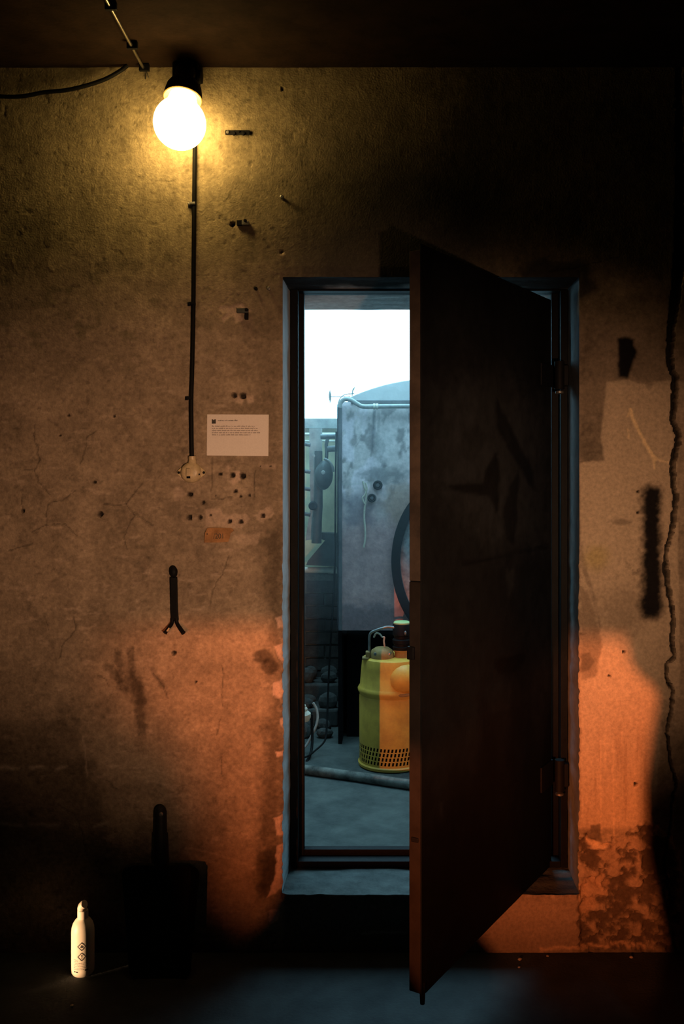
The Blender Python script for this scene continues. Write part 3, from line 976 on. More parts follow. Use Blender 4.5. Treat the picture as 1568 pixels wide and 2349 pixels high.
obj('mount', bm, M['bakelite'], lt, smooth=0, bevel=0.006)
bm = NB()
a = P(462, 180, -.03)
tube(bm, [(P(452, 0).x, -.03, P(0, 186).z), (P(467, 0).x, -.03, P(0, 186).z)], .02, 14)
obj('cable_gland', bm, M['bakelite'], lt)

ct = thing('lamp_cable', P(441, 1046, -.008), 'straight black cable clipped to the wall between lamp and switch', 'cable')
bm = NB()
cp = [P(447, 205, -.009), P(446.5, 340, -.009), P(445, 480, -.011), P(444, 600, -.009), P(443.5, 700, -.011), P(440.5, 850, -.009), P(438.5, 915, -.011), P(439, 1000, -.009), P(440, 1047, -.010)]
tube(bm, smooth_pts(cp, 6), S(5.0), 12)
obj('cable', bm, M['rubber'], ct)
for (x, y, mm) in ((444, 470, 'steel'), (443, 698, 'iron'), (437.5, 914, 'iron')):
    p = P(x, y)
    bm = boxes(((p.x - .010, -.0195, p.z - .004), (p.x + .0085, -.001, p.z + .004)), ((p.x - .017, -.005, p.z - .006), (p.x - .008, -.0005, p.z + .006)))
    lathe(bm, [(0, -.004), (.003, -.003), (.004, 0)], (p.x - .0125, -.006, p.z), (0, 1, 0), 10)
    obj('cable_clip', bm, M[mm], ct, smooth=0, bevel=0.0012)

sw = thing('light_switch', P(440, 1110, 0), 'round yellowed rotary light switch with screw lugs under the black cable', 'switch')
c = P(440, 1084)
bm = NB()
R = S(24)
prof = [(0, -.030), (R * .55, -.030), (R * .78, -.027), (R * .95, -.018), (R, -.008), (R, 0.0)]
lathe(bm, prof, (c.x, 0, c.z), (0, 1, 0), 40)
body = obj('body', bm, M['ceramic'], sw)
bm = NB()
tube(bm, [P(441, 1066, -.014), P(441, 1054, -.012)], [.0135, .011], 16)
tube(bm, [P(441, 1054, -.012), P(441, 1046.5, -.012)], [.012, .012], 16)
obj('cable_neck', bm, M['ceramic'], sw)
for sx in (-1, 1):
    bm = NB()
    tipx = c.x + sx * S(33); 
    pts = [Vector((c.x + sx * R * .72, -.002, c.z + R * .62)), Vector((tipx - sx * .004, -.002, c.z + .008)), Vector((tipx, -.002, c.z)), Vector((tipx - sx * .004, -.002, c.z - .008)), Vector((c.x + sx * R * .72, -.002, c.z - R * .62))]
    prism(bm, pts, (0, -.008, 0))
    lug = obj('screw_lug', bm, M['ceramic'], sw, smooth=0, bevel=0.0012)
    bm = NB()
    lathe(bm, [(0, -.0015), (.0034, -.0012), (.0042, 0)], (tipx - sx * .006, -.0102, c.z), (0, 1, 0), 12)
    obj('screw', bm, M['iron'], lug)
bm = NB()
p = P(437, 1084)
box(bm, (p.x - .0055, -.038, p.z - .011), (p.x + .0055, -.029, p.z + .012))
obj('toggle', bm, M['ceramic'], sw, smooth=0, bevel=0.0015)
obj('toggle_slot', boxes(((p.x - .0056, -.0308, p.z - .0175), (p.x + .0056, -.0285, p.z - .0112))), M['black'], body, smooth=0)
bm = NB()
lathe(bm, [(0, -.001), (.003, -.001), (.003, .001)], (P(460, 0).x, -.0245, P(0, 1088).z), (0, 1, 0), 10)
obj('cover_screw', bm, M['iron'], body)

# ------------------------------------------------------------------ printed card, paper tag, hook
ic = thing('information_card', P(545, 1046, 0), 'white printed information card on the wall right of the switch', 'card')
A, B_, C_, D_ = P(475, 950.5, -.004), P(616, 951, -.004), P(615, 1046, -.004), P(474, 1045, -.004)
bm = NB()
prism(bm, [A, B_, C_, D_], (0, .003, 0))
obj('card', bm, M['paper'], ic, smooth=0)
g2 = random.Random(3)


def word_row(bm, x0, x1, yb, h, y, lw=0.75, gap=0.4, sp=1.6):
    """row of letter-like strokes of illegible print, in photo pixels on the card"""
    x = x0
    while x < x1:
        n_ = g2.randint(2, 9)
        for _ in range(n_):
            if x + lw > x1: break
            hh = h * g2.choice((.62, .62, .62, .7, 1.0))
            q_ = [P(x, yb, y), P(x + lw, yb, y), P(x + lw, yb - hh, y), P(x, yb - hh, y)]
            bm.faces.new([bm.verts.new(v) for v in q_])
            if g2.random() < .6:
                zz_ = yb - g2.choice((0.35, hh * .55, hh))
                q_ = [P(x, zz_, y), P(x + lw + gap + .3, zz_, y), P(x + lw + gap + .3, zz_ - .45, y), P(x, zz_ - .45, y)]
                bm.faces.new([bm.verts.new(v) for v in q_])
            x += lw + gap
        x += sp


bm = NB()
for i, x1 in enumerate((584, 591, 592, 596, 574)):
    word_row(bm, 486, x1, 979 + i * 4.9, 2.9, -.0043)
obj('printed_paragraph', bm, M['ink'], ic, smooth=0)
bm = NB()
word_row(bm, 499.5, 544.5, 966, 2.9, -.0043, lw=.95, gap=.45, sp=1.4)
obj('printed_heading', bm, M['inkdark'], ic, smooth=0)
bm = NB()
em = [(485.5, 962), (488.5, 962), (489.2, 963.6), (490.8, 963.6), (491.5, 962), (494.8, 962), (494.8, 971.8), (485.5, 971.8)]
bm.faces.new([bm.verts.new(P(x, y, -.0043)) for x, y in em])
e = obj('printed_emblem', bm, M['inkdark'], ic, smooth=0)
bm = NB()
lathe(bm, [(0, 0), (S(.8), 0)], P(490, 970, -.0045), (0, -1, 0), 10)
obj('emblem_dot', bm, M['paper'], e, smooth=0)

tg = thing('paper_tag', P(498, 1245, 0), 'small torn orange tag stamped with digits below the switch', 'tag')
bm = NB()
prism(bm, [P(x, y, -.007) for x, y in ((477, 1210.5), (500, 1210.5), (531, 1212), (536, 1217), (528, 1224), (526, 1234), (523, 1243), (500, 1244.5), (468, 1244.5), (469.5, 1221), (472, 1218), (474, 1212))], (0, .006, 0))
obj('tag', bm, M['tag'], tg, smooth=0, bevel=0.0008)
cu = bpy.data.curves.new('digits', 'FONT')
cu.body = '/201'
cu.size = S(17)
cu.align_x = 'CENTER'
to = bpy.data.objects.new('digits', cu)
COL.objects.link(to)
bpy.context.view_layer.update()
tm = bpy.data.meshes.new_from_object(to.evaluated_get(bpy.context.evaluated_depsgraph_get()))
bpy.data.objects.remove(to)
tm.transform(Matrix.Translation(P(501.5, 1235.5, -.0074)) @ Matrix.Rotation(math.pi / 2, 4, 'X') @ Matrix.Scale(0.85, 4, (1, 0, 0)))
finish('stamped_digits', tm, M['inkdark'], tg, smooth=0)
bm = NB()
lathe(bm, [(0, 0), (S(1.5), 0)], P(475, 1225, -.0074), (0, -1, 0), 10)
obj('pin_hole', bm, M['inkdark'], tg, smooth=0)

hk = thing('wall_hook', P(398, 1458, 0), 'black forged strap hook with two splayed prongs on the wall', 'hook')
bm = NB()
prism(bm, [P(x, y, -.014) for x, y in ((389, 1324), (405, 1324), (406.5, 1400), (408.5, 1424), (391.5, 1424), (390.5, 1400))], (0, .012, 0))
obj('strap', bm, M['iron'], hk, smooth=0, bevel=0.002)
bm = NB()
lump(bm, P(398.5, 1312, -.014), (S(9.5), .014, S(14)), 4, .12)
obj('head', bm, M['iron'], hk)
bm = NB()
tube(bm, smooth_pts([P(395, 1418, -.010), P(394, 1430, -.012), P(387.5, 1439, -.022), P(378, 1452, -.034)], 5), [S(4.4)] * 10 + [S(4.2)] * 5 + [S(5.4)], 12)
obj('prong', bm, M['iron'], hk)
bm = NB()
tube(bm, smooth_pts([P(404, 1418, -.010), P(406, 1430, -.012), P(412, 1440, -.022), P(420.5, 1452, -.034)], 5), [S(4.4)] * 10 + [S(4.6)] * 5 + [S(5.6)], 12)
obj('prong', bm, M['iron'], hk)
bm = NB()
prism(bm, [P(x, y, -.0405) for x, y in ((381, 1447.5), (386.5, 1440), (389.5, 1441.5), (384.5, 1449))], (0, .004, 0))
tag(obj('worn_patch', bm, M['ceramic'], hk, smooth=0), 'pale worn spot')

# ------------------------------------------------------------------ ceiling conduit, hanging cable
cd = thing('ceiling_conduit', (P(334, 160).x, 0, CEIL - .02), 'thin metal conduit running along the ceiling to the wall', 'pipe')
bm = NB()
c0 = Vector((P(334, 158).x, -.002, CEIL - .014))
c1 = Vector((-.71, -1.35, CEIL - .014))
tube(bm, [c0, c1], .0048, 12)
obj('conduit_tube', bm, M['conduit'], cd)
for t in (0.02, 0.13, 0.30, .55):
    p = c0.lerp(c1, t)
    obj('conduit_clip', boxes(((p.x - .013, p.y - .006, CEIL - .0235), (p.x + .018, p.y + .006, CEIL - .002))), M['iron'], cd, smooth=0, bevel=0.002)
bm = NB()
tube(bm, smooth_pts([c0 + Vector((.0, -.004, 0)), P(337, 168, -.004), P(340, 178, -.012)], 4), .0022, 8)
tube(bm, smooth_pts([c0 + Vector((-.004, -.004, 0)), P(334, 170, -.004), P(333, 181, -.006)], 4), .0018, 8)
obj('wire_ends', bm, M['conduit'], cd)
bm = NB()
hc = [P(292, 150, -.02), P(275, 163, -.025), P(240, 182, -.03), P(195, 197, -.035), P(150, 207, -.035), P(100, 212, -.03), P(50, 221, -.03), P(0, 221, -.03), P(-60, 214, -.03), P(-200, 185, -.02), P(-280, 150, -.02)]
tube(bm, smooth_pts(hc, 6), S(4.6), 10)
tag(obj('hanging_cable', bm, M['rubber']), 'slack black cable sagging below the ceiling at the left edge', 'cable')

# ------------------------------------------------------------------ bolts and bracket remains on the wall
def bolt(px, py, r, ln, label, m='steel', name='bolt'):
    p = P(px, py)
    t = thing(name, p, label, 'bolt')
    bm = NB()
    tube(bm, [(p.x, .002, p.z), (p.x, -ln, p.z)], S(r), 12)
    sh = obj('shank', bm, M[m], t)
    bm = NB()
    lathe(bm, [(S(r) * 1.5, 0), (S(r) * 1.5, .004), (S(r) * .9, .005), (0, .005)], (p.x, -ln, p.z), (0, -1, 0), 6)
    obj('head', bm, M[m], t, smooth=0)
    return t


bolt(648, 456, 3.2, .018, 'short steel bolt sticking out right of the lamp glow')
bolt(588, 664, 3.0, .012, 'dark stub bolt left of its twin near the lintel corner', 'iron', 'stub_bolt')
bolt(617, 664, 3.0, .014, 'pale stub bolt closest to the lintel corner', 'steel', 'stub_bolt')


def bracket(px, py, w, h, label, plates, holes):
    t = thing('fixing_plate', P(px, py + h / 2), label, 'bracket')
    for i, (x0, x1, y0, y1, d, m) in enumerate(plates):
        a = P(px + x0, py + y1); b = P(px + x1, py + y0)
        obj('plate', boxes(((a.x, -d, a.z), (b.x, -.001, b.z))), M[m], t, smooth=0, bevel=.001)
    for x, y, r, d, m in holes:
        c = P(px + x, py + y)
        bm = NB()
        lathe(bm, [(0, -.004), (S(r) * .7, -.0035), (S(r), 0)], (c.x, -d, c.z), (0, 1, 0), 10)
        obj('screw', bm, M[m], t)
    return t


bracket(545, 305, 58, 12, 'dark slotted metal strip right of the lamp globe', [(-28, 28, -5, 5, .006, 'iron')], [(-22, 0, 4, .006, 'steel'), (-8, 3, 5, .006, 'iron'), (14, 3, 5, .006, 'iron'), (4, -2, 3, .006, 'iron')])
bracket(558, 513, 30, 12, 'broken shiny cable clamp beside a drill hole', [(-14, -2, -6, 6, .012, 'iron'), (-2, 14, -3, 6, .018, 'steel')], [(6, -4, 4, .018, 'iron')])
bracket(556, 714, 30, 12, 'bent clamp in the crumbled plaster above the card', [(-12, 14, -5, 5, .012, 'pipe'), (6, 14, -4, 20, .010, 'iron')], [(10, -2, 4, .012, 'iron')])

# ------------------------------------------------------------------ bottle and shovel
bp = PF(190, 2231)
by = bp.y
bt = thing('plastic_bottle', bp, 'cream plastic bottle with hazard diamonds standing on the floor', 'bottle')
Rb = S(25.5, by)
bhgt = S(160, by)
bm = NB()
prof = [(0, 0), (Rb * .86, 0), (Rb * .98, .006), (Rb, .014), (Rb, bhgt * .60), (Rb * .97, bhgt * .655), (Rb * .86, bhgt * .715), (Rb * .66, bhgt * .765), (Rb * .46, bhgt * .79), (Rb * .44, bhgt * .80), (Rb * .44, bhgt * .82), (0, bhgt * .82)]
lathe(bm, prof, bp, (0, 0, 1), 40)
bbody = obj('bottle_body', bm, M['plastic'], bt)
bm = NB()
lathe(bm, [(0, bhgt * .79), (Rb * .47, bhgt * .79), (Rb * .475, bhgt * .885), (Rb * .45, bhgt * .90), (0, bhgt * .90)], bp, (0, 0, 1), 32)
obj('neck_collar', bm, M['plastic'], bt)
bm = NB()
tube(bm, smooth_pts([bp + Vector((-.003, 0, bhgt * .885)), bp + Vector((-.003, 0, bhgt * .94)), bp + Vector((.003, 0, bhgt * .975)), bp + Vector((.006, -.001, bhgt * .985))], 5), [Rb * .37] * 6 + [Rb * .38] * 5 + [Rb * .36] * 3 + [Rb * .27, Rb * .12], 20)
obj('spout_cap', bm, M['plastic'], bt)


def on_bottle(u_, z_):
    """u: arc length from the side facing the room, z: height"""
    a_ = u_ / Rb + 0.12
    return bp + Vector((math.sin(a_) * (Rb + .0004), -math.cos(a_) * (Rb + .0004), z_))


def ringquad(bm, outer_, inner_):
    a_ = [bm.verts.new(on_bottle(*p_)) for p_ in outer_]
    b_ = [bm.verts.new(on_bottle(*p_)) for p_ in inner_]
    m_ = len(a_)
    for i in range(m_):
        bm.faces.new((a_[i], a_[(i + 1) % m_], b_[(i + 1) % m_], b_[i]))


def diamond(cx_, cz_, r_):
    ps = []
    for (ax, az), (bx, bz_) in zip(((0, 1), (1, 0), (0, -1), (-1, 0)), ((1, 0), (0, -1), (-1, 0), (0, 1))):
        for t_ in (0, .33, .66):
            ps.append((cx_ + r_ * (ax + (bx - ax) * t_), cz_ + r_ * (az + (bz_ - az) * t_)))
    return ps


ux = S(2.5, by)
for cz_, sym in ((S(72, by), 'flame'), (S(49, by), 'bang')):
    bm = NB()
    ringquad(bm, diamond(ux, cz_, S(10, by)), diamond(ux, cz_, S(7.6, by)))
    dm = obj('hazard_diamond', bm, M['inkdark'], bbody, smooth=0)
    bm = NB()
    if sym == 'flame':
        fl = [(-2.6, -3), (2.6, -3), (3.0, -.5), (1.6, 1.2), (1.4, 3.2), (0, 2.0), (-1.2, 3.8), (-1.8, 1.2), (-3.0, -.4)]
        bm.faces.new([bm.verts.new(on_bottle(ux + S(x_, by), cz_ + S(z_, by))) for x_, z_ in fl])
    else:
        bm.faces.new([bm.verts.new(on_bottle(ux + S(x_, by), cz_ + S(z_, by))) for x_, z_ in ((-.6, -.8), (.6, -.8), (1.2, 4), (-1.2, 4))])
        bm.faces.new([bm.verts.new(on_bottle(ux + S(x_, by), cz_ + S(z_, by))) for x_, z_ in ((-.9, -3.6), (.9, -3.6), (.9, -1.9), (-.9, -1.9))])
    obj('symbol', bm, M['inkdark'], bbody, smooth=0)
bm = NB()
for i in range(7):
    x_ = -17.0
    zc = 41 - i * 3.6
    while x_ < 17:
        w_ = g2.uniform(1.5, 4.5)
        if x_ + w_ > 17: break
        if not (zc > 37 and x_ > -6):
            bm.faces.new([bm.verts.new(on_bottle(S(a_, by), S(b_, by))) for a_, b_ in ((x_, zc), (x_ + w_, zc), (x_ + w_, zc + 1.1), (x_, zc + 1.1))])
        x_ += w_ + 1.2
obj('printed_lines', bm, M['ink'], bbody, smooth=0)
bm = NB()
for x0, x1, z0 in ((-16, -12, 13), (-11, -6, 12.4), (9, 17, 16)):
    bm.faces.new([bm.verts.new(on_bottle(S(a_, by), S(b_, by))) for a_, b_ in ((x0, z0), (x1, z0), (x1, z0 + 3), (x0, z0 + 3))])
obj('printed_volume', bm, M['inkdark'], bbody, smooth=0)

sy0 = PF(370, 2247).y
st_ = thing('shovel', PF(370, 2247), 'black flat shovel blade leaning upside down against the wall', 'shovel')
n1_, n2_ = 18, 22
verts = []
bot = PF(366, 2246)
topz = P(370, 1986, -.055).z
bm = NB()
rows = []
for j in range(n2_ + 1):
    t = j / n2_
    yy = bot.y * (1 - t) + (-.055) * t
    zz_ = topz * t
    xl = P(0, 0, yy).x
    left = (P(298, 0, yy).x) * (1 - t) + P(283, 0, yy).x * t
    right = (P(436, 0, yy).x) * (1 - t) + P(462, 0, yy).x * t
    if j == n2_: left, right = left + .008, right - .008
    if j == 0: left, right = left + .012, right - .012
    r_ = []
    for i in range(n1_ + 1):
        s_ = i / n1_
        e_ = abs(2 * s_ - 1)
        dish = -.022 * max(0, e_ - .78) / .22 * (0.25 + .75 * t)          # turned-up sides
        rib = -.010 * math.exp(-((s_ - .5) / .09) ** 2) * t
        r_.append(bm.verts.new((left + (right - left) * s_, yy + dish + rib, zz_ + .001)))
    rows.append(r_)
for a_, b_ in zip(rows, rows[1:]):
    for i in range(n1_):
        bm.faces.new((a_[i], a_[i + 1], b_[i + 1], b_[i]))
r = bmesh.ops.solidify(bm, geom=bm.faces[:], thickness=.003)
obj('blade', bm, M['shovel'], st_, smooth=50)
bm = NB()
tube(bm, [P(370, 2020, -.066), P(370, 1975, -.062), P(369, 1912, -.046)], [.012, S(17, -.05), S(16, -.05)], 18)
obj('socket', bm, M['shovel'], st_)
bm = NB()
tube(bm, [P(369, 1914, -.046), P(368.5, 1862, -.034), P(368.5, 1853, -.032), P(369, 1848, -.031)], [S(13.5, -.04), S(13.5, -.04), S(11, -.04), S(5, -.04)], 18)
obj('handle_stub', bm, M['shovel'], st_)
bm = NB()
lathe(bm, [(0, -.004), (S(4), -.003), (S(5), 0)], P(369, 1868, -.0525), (0, 1, 0), 12)
obj('rivet', bm, M['steel'], st_)

# crumbs of plaster on the floor
for i, (x, y, r) in enumerate(((165, 2310, .006), (1192, 2203, .006), (1190, 2221, .005), (1447, 2198, .006), (1255, 2195, .005))):
    bm = NB()
    p = PF(x, y)
    lump(bm, p + Vector((0, 0, r * .6)), (r, r * .9, r * .62), 40 + i, .3, 1)
    tag(obj('plaster_crumb', bm, M['chip'], smooth=0), ('lone plaster crumb on the dark floor by the bottle', 'plaster crumb on the floor under the open door, nearest the wall', 'plaster crumb on the floor under the open door, nearer the viewer',
        'plaster crumb at the foot of the orange lit wall', 'small plaster crumb between the door and the orange lit wall foot')[i], 'plaster crumb', 'plaster crumbs on the floor')

# ------------------------------------------------------------------ boiler room: tank
TY = 2.15
tk = thing('boiler_tank', (0.23, TY + .3, 0), 'tall blue grey steel tank with chalky stains behind the pump', 'tank')
tx0, tx1 = P(779, 0, TY).x, 0.80
tz0, tz1 = P(0, 1446, TY).z, P(0, 922, TY).z
nu, nv = 150, 190
gx = np.linspace(tx0, tx1, nu); gz = np.linspace(tz0, tz1, nv)
GX, GZ = np.meshgrid(gx, gz)
TU = CX + F * GX.ravel() / (D + TY); TV = CY - F * (GZ.ravel() - H) / (D + TY)
tb = fbm(TU / 40, TV / 60, 500, 5); t2 = fbm(TU / 14, TV / 14, 505, 4)
hi_ = (1 - sstep(1060, 1220, TV + (tb - .5) * 160))  # pale top and dark bottom: light from above painted into the colour
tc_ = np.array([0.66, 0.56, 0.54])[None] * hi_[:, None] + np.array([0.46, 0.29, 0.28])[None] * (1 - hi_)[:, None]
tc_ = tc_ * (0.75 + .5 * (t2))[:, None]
dirt = sstep(.50, .62, fbm(TU / 24, TV / 40, 515, 5)) * (1 - sstep(1120, 1200, TV))
tc_ = tc_ * (1 - .55 * dirt)[:, None]
ch = sstep(.47, .60, fbm(TU / 34, TV / 50, 510, 5)) * (1 - sstep(1110, 1180, TV)) * (1 - sstep(850, 900, TU))
tc_ = tc_ * (1 - .75 * ch)[:, None] + np.array([0.88, 0.74, 0.78])[None] * (.75 * ch)[:, None]
for pl, k, c_ in (([(856, 940), (862, 940), (858, 1010), (855, 1035), (850, 1030)], .8, (0.10, 0.10, 0.11)), ([(866, 940), (870, 940), (868, 1040), (862, 1040)], .5, (0.12, 0.12, 0.12)),
                  ([(870, 985), (895, 1000), (885, 1060), (858, 1062), (856, 1045)], .55, (0.62, 0.56, 0.55)), ([(820, 1090), (880, 1062), (940, 1080), (930, 1105), (850, 1110)], .7, (0.12, 0.12, 0.12)),
                  ([(890, 1120), (1000, 1110), (1000, 1180), (900, 1205), (880, 1160)], .7, (0.40, 0.26, 0.19)), ([(780, 1108), (850, 1106), (850, 1110), (780, 1112)], .6, (0.5, 0.46, 0.44)),  # brown patch on the right: warm lamp light painted in
                  ([(790, 1140), (850, 1135), (850, 1200), (790, 1210)], .55, (0.14, 0.12, 0.16)), ([(781, 1390), (1250, 1380), (1250, 1460), (781, 1460)], .7, (0.12, 0.10, 0.12))):
    m_ = polymask(TU, TV, pl, *((3, 3) if pl[0][0] in (856, 866, 780) else (13, 16)), 520 + int(pl[0][0]) % 50) * k
    tc_ = tc_ * (1 - m_)[:, None] + np.array(c_)[None] * m_[:, None]
ii = np.arange(nu * nv).reshape(nv, nu)
qf = np.stack([ii[:-1, :-1], ii[:-1, 1:], ii[1:, 1:], ii[1:, :-1]], -1).reshape(-1, 4)
bul = (fbm(GX.ravel() * 3, GZ.ravel() * 3, 530, 2) - .5) * .01
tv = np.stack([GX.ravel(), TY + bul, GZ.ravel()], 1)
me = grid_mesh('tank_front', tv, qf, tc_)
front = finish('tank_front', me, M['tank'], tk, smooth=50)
obj('tank_body', boxes(((tx0, TY + .012, tz0), (tx1, 2.80, tz1 - .004))), M['tanktrim'], tk, smooth=0)
obj('tank_plinth', boxes(((tx0 + .03, TY + .16, 0), (tx1 - .03, 2.78, tz0))), M['black'], tk, smooth=0)
for sx in (tx0 - .010, tx1 - .010):
    obj('tank_skirt', boxes(((sx, TY + .02, 0), (sx + .02, 2.78, tz0))), M['black'], tk, smooth=0)
obj('corner_angle', boxes(((tx0 - .014, TY - .012, tz0), (tx0 + .012, TY + .012, tz1 - .012)), ((tx0 - .014, TY - .012, tz0), (tx0 - .004, 2.80, tz1 - .012))), M['tanktrim'], tk, smooth=0, bevel=.003)
# domed lid
bm = NB()
arc = []
for i in range(25):
    t = i / 24
    x = P(797, 0, TY + .1).x + (tx1 - .01 - P(797, 0, TY + .1).x) * t
    s_ = (t - .5) * 2
    arc.append(Vector((x, TY + .10, P(0, 925, TY).z + .035 + (0.110) * (1 - abs(s_) ** 2.2))))
arc = [Vector((arc[0].x, TY + .10, tz1 - .02))] + arc + [Vector((arc[-1].x, TY + .10, tz1 - .02))]
prism(bm, arc, (0, .62, 0))
obj('lid', bm, M['lid'], tk, smooth=30, bevel=.004)
obj('lid_flange', boxes(((P(805, 0, TY).x, TY - .004, tz1 - .012), (tx1, TY + .10, tz1 + .010))), M['tanktrim'], tk, smooth=0, bevel=.003)
# feed pipe along the top edge
bm = NB()
tube(bm, smooth_pts([P(778, 935, TY - .03), P(781, 923, TY - .03), P(790, 916, TY - .03), P(803, 917, TY - .03), P(818, 926, TY - .03), P(832, 932.5, TY - .03), P(860, 932.5, TY - .03), P(935, 932, TY - .03), P(1060, 932, TY - .03), P(1180, 932, TY - .03)], 6), S(5.2, TY), 14)
fp_ = obj('feed_pipe', bm, M['pipelight'], tk)
for x in (858, 864.5):
    bm = NB()
    lathe(bm, [(S(6.4, TY), -.006), (S(6.8, TY), -.005), (S(6.8, TY), .005), (S(6.4, TY), .006)], P(x, 932.5, TY - .03), (1, 0, 0), 18)
    obj('pipe_clip', bm, M['whitepipe'], fp_)
bm = NB()
tube(bm, smooth_pts([P(775, 925, TY), P(779, 915, TY), P(787, 907, TY), P(797, 904, TY), P(812, 902.5, TY)], 5), S(1.0, TY), 8)
obj('wire_arch', bm, M['pipe'], tk)
bm = NB()
tube(bm, [P(758, 910.3, TY + .02), P(803, 910.3, TY + .02)], S(.8, TY), 8)
rod = obj('float_rod', bm, M['pipe'], tk)
bm = NB()
prism(bm, [P(x, y, TY + .02) for x, y in ((756, 893.5), (759.2, 905), (759.2, 914), (756.4, 925.5), (753.6, 912), (753.8, 903))], (0, .02, 0))
obj('float_vane', bm, M['pipelight'], rod, smooth=0)
bm = NB()
tube(bm, [P(807, 908, TY + .05), P(808.5, 896, TY + .05), P(810, 893, TY + .05), P(814, 887, TY + .05)], [S(1.2, TY), S(1.5, TY), S(2.0, TY), S(.5, TY)], 8)
tube(bm, [P(809, 893.5, TY + .05), P(818, 892, TY + .05)], [S(.8, TY), S(.3, TY)], 8)
obj('vent_cock', bm, M['pipelight'], tk)
# stub flanges
for x, y, r in ((866, 1113, 11), (852.5, 1142.5, 10)):
    bm = NB()
    lathe(bm, [(S(r, TY), 0), (S(r, TY), .010), (S(r * .82, TY), .014), (S(r * .7, TY), .014), (S(r * .62, TY), .004), (0, .004)], P(x, y, TY - .001), (0, -1, 0), 24)
    fl_ = obj('stub_flange', bm, M['iron'], tk)
    bm = NB()
    lathe(bm, [(S(r * .5, TY), 0), (S(r * .4, TY), .008), (0, .008)], P(x, y, TY - .004), (0, -1, 0), 6)
    obj('plug', bm, M['tanktrim'], fl_, smooth=0)
# oval manhole with a dark ring
mc = P(1029, 1287, TY)


def oval(a_, b_, y_):
    return [Vector((mc.x + a_ * math.cos(2 * math.pi * i / 64), y_, mc.z + b_ * math.sin(2 * math.pi * i / 64))) for i in range(64)]


bm = NB()
o1, o2 = oval(S(132, TY), S(185, TY), TY - .035), oval(S(112, TY), S(163, TY), TY - .035)
a1, a2 = [bm.verts.new(p) for p in o1], [bm.verts.new(p) for p in o2]
b1, b2 = [bm.verts.new(p + Vector((0, .034, 0))) for p in o1], [bm.verts.new(p + Vector((0, .034, 0))) for p in o2]
for i in range(64):
    j = (i + 1) % 64
    bm.faces.new((a1[i], a1[j], a2[j], a2[i])); bm.faces.new((b1[i], b2[i], b2[j], b1[j]))
    bm.faces.new((a1[i], b1[i], b1[j], a1[j])); bm.faces.new((a2[i], a2[j], b2[j], b2[i]))
obj('manhole_ring', bm, M['black'], tk)
bm = NB()
rings = []
for k_, dy in ((1.0, 0), (.85, -.012), (.6, -.026), (.3, -.034)):
    rings.append([bm.verts.new(p) for p in oval(S(112, TY) * k_, S(163, TY) * k_, TY - .012 + dy)])
for a_, b_ in zip(rings, rings[1:]):
    for i in range(64):
        bm.faces.new((a_[i], a_[(i + 1) % 64], b_[(i + 1) % 64], b_[i]))
bm.faces.new(rings[-1])
obj('manhole_cover', bm, M['manhole'], tk)

# rope hanging on the tank, black lead along its corner
bm = NB()
tube(bm, smooth_pts([P(832, 1104, TY - .012), P(836, 1120, TY - .014), P(838.5, 1126, TY - .014), P(839, 1145, TY - .014), P(836, 1165, TY - .012), P(835, 1190, TY - .012), P(837, 1215, TY - .012), P(837, 1238, TY - .012), P(833.5, 1256, TY - .012)], 6), S(2.2, TY), 8)
tube(bm, smooth_pts([P(838.5, 1108, TY - .016), P(841, 1122, TY - .018), P(836, 1136, TY - .018), P(831, 1142, TY - .016), P(834, 1152, TY - .016), P(838, 1158, TY - .014)], 5), S(1.8, TY), 8)
tag(obj('rope', bm, M['rope']), 'frayed pale rope hanging down the tank front', 'rope')
bm = NB()
ly_ = TY - .05
tube(bm, smooth_pts([P(771, 990, ly_), P(769.5, 1080, ly_), P(769, 1180, ly_), P(768, 1280, ly_), P(765, 1360, ly_), P(760, 1440, ly_), P(754, 1540, ly_), P(751, 1620, ly_ - .03), P(749, 1670, ly_ - .08), P(744, 1700, 1.98), P(722, 1722, 1.93), P(702, 1736, 1.88), P(670, 1742, 1.86)], 6), S(2.2, ly_), 8)
tag(obj('black_lead', bm, M['rubber']), 'thin black lead hanging beside the tank corner down to the floor', 'cable')
bm = NB()
tube(bm, smooth_pts([P(718, 1612, 2.05), P(726, 1628, 2.05), P(728, 1650, 2.04), P(722, 1672, 2.03), P(710, 1696, 2.02), P(700, 1712, 2.0), P(680, 1730, 1.97)], 6), S(3.0, 2.0), 10)
tag(obj('grey_hose', bm, M['pipelight']), 'curved grey hose arching over the rubble', 'hose')
bm = NB()
tube(bm, smooth_pts([P(714, 1640, 2.02), P(716, 1690, 2.0), P(713, 1725, 1.95), P(703, 1748, 1.87)], 6), S(3.2, 2.0), 10)
tag(obj('black_hose', bm, M['rubber']), 'black hose dropping to the floor behind the door frame', 'hose')
bm = NB()
hp = [PF(560, 1762), PF(640, 1768), PF(700, 1776), PF(760, 1784), PF(830, 1794), PF(900, 1805), PF(940, 1811), PF(1020, 1826), PF(1120, 1842), PF(1220, 1850)]
tube(bm, smooth_pts([p + Vector((0, 0, .022)) for p in hp], 5), .0225, 16)
tag(obj('floor_hose', bm, M['hose']), 'dusty thick hose lying across the boiler room floor', 'hose')

# ------------------------------------------------------------------ yellow submersible pump
pc = PF(897, 1743)
pc.y = 1.84
pc.x = P(897, 0, 1.84).x
PY = pc.y
pm = thing('submersible_pump', pc, 'yellow submersible pump with perforated strainer base and carrying handle', 'pump')
Rp = S(74, PY)


def zp(py):
    return (1751 - py) * (D + PY) / F


bm = NB()
lathe(bm, [(0, 0), (Rp * .95, 0), (Rp * 1.02, .006), (Rp * 1.03, .018), (Rp * .99, .024)], pc, (0, 0, 1), 64)
obj('base_ring', bm, M['yellow'], pm)
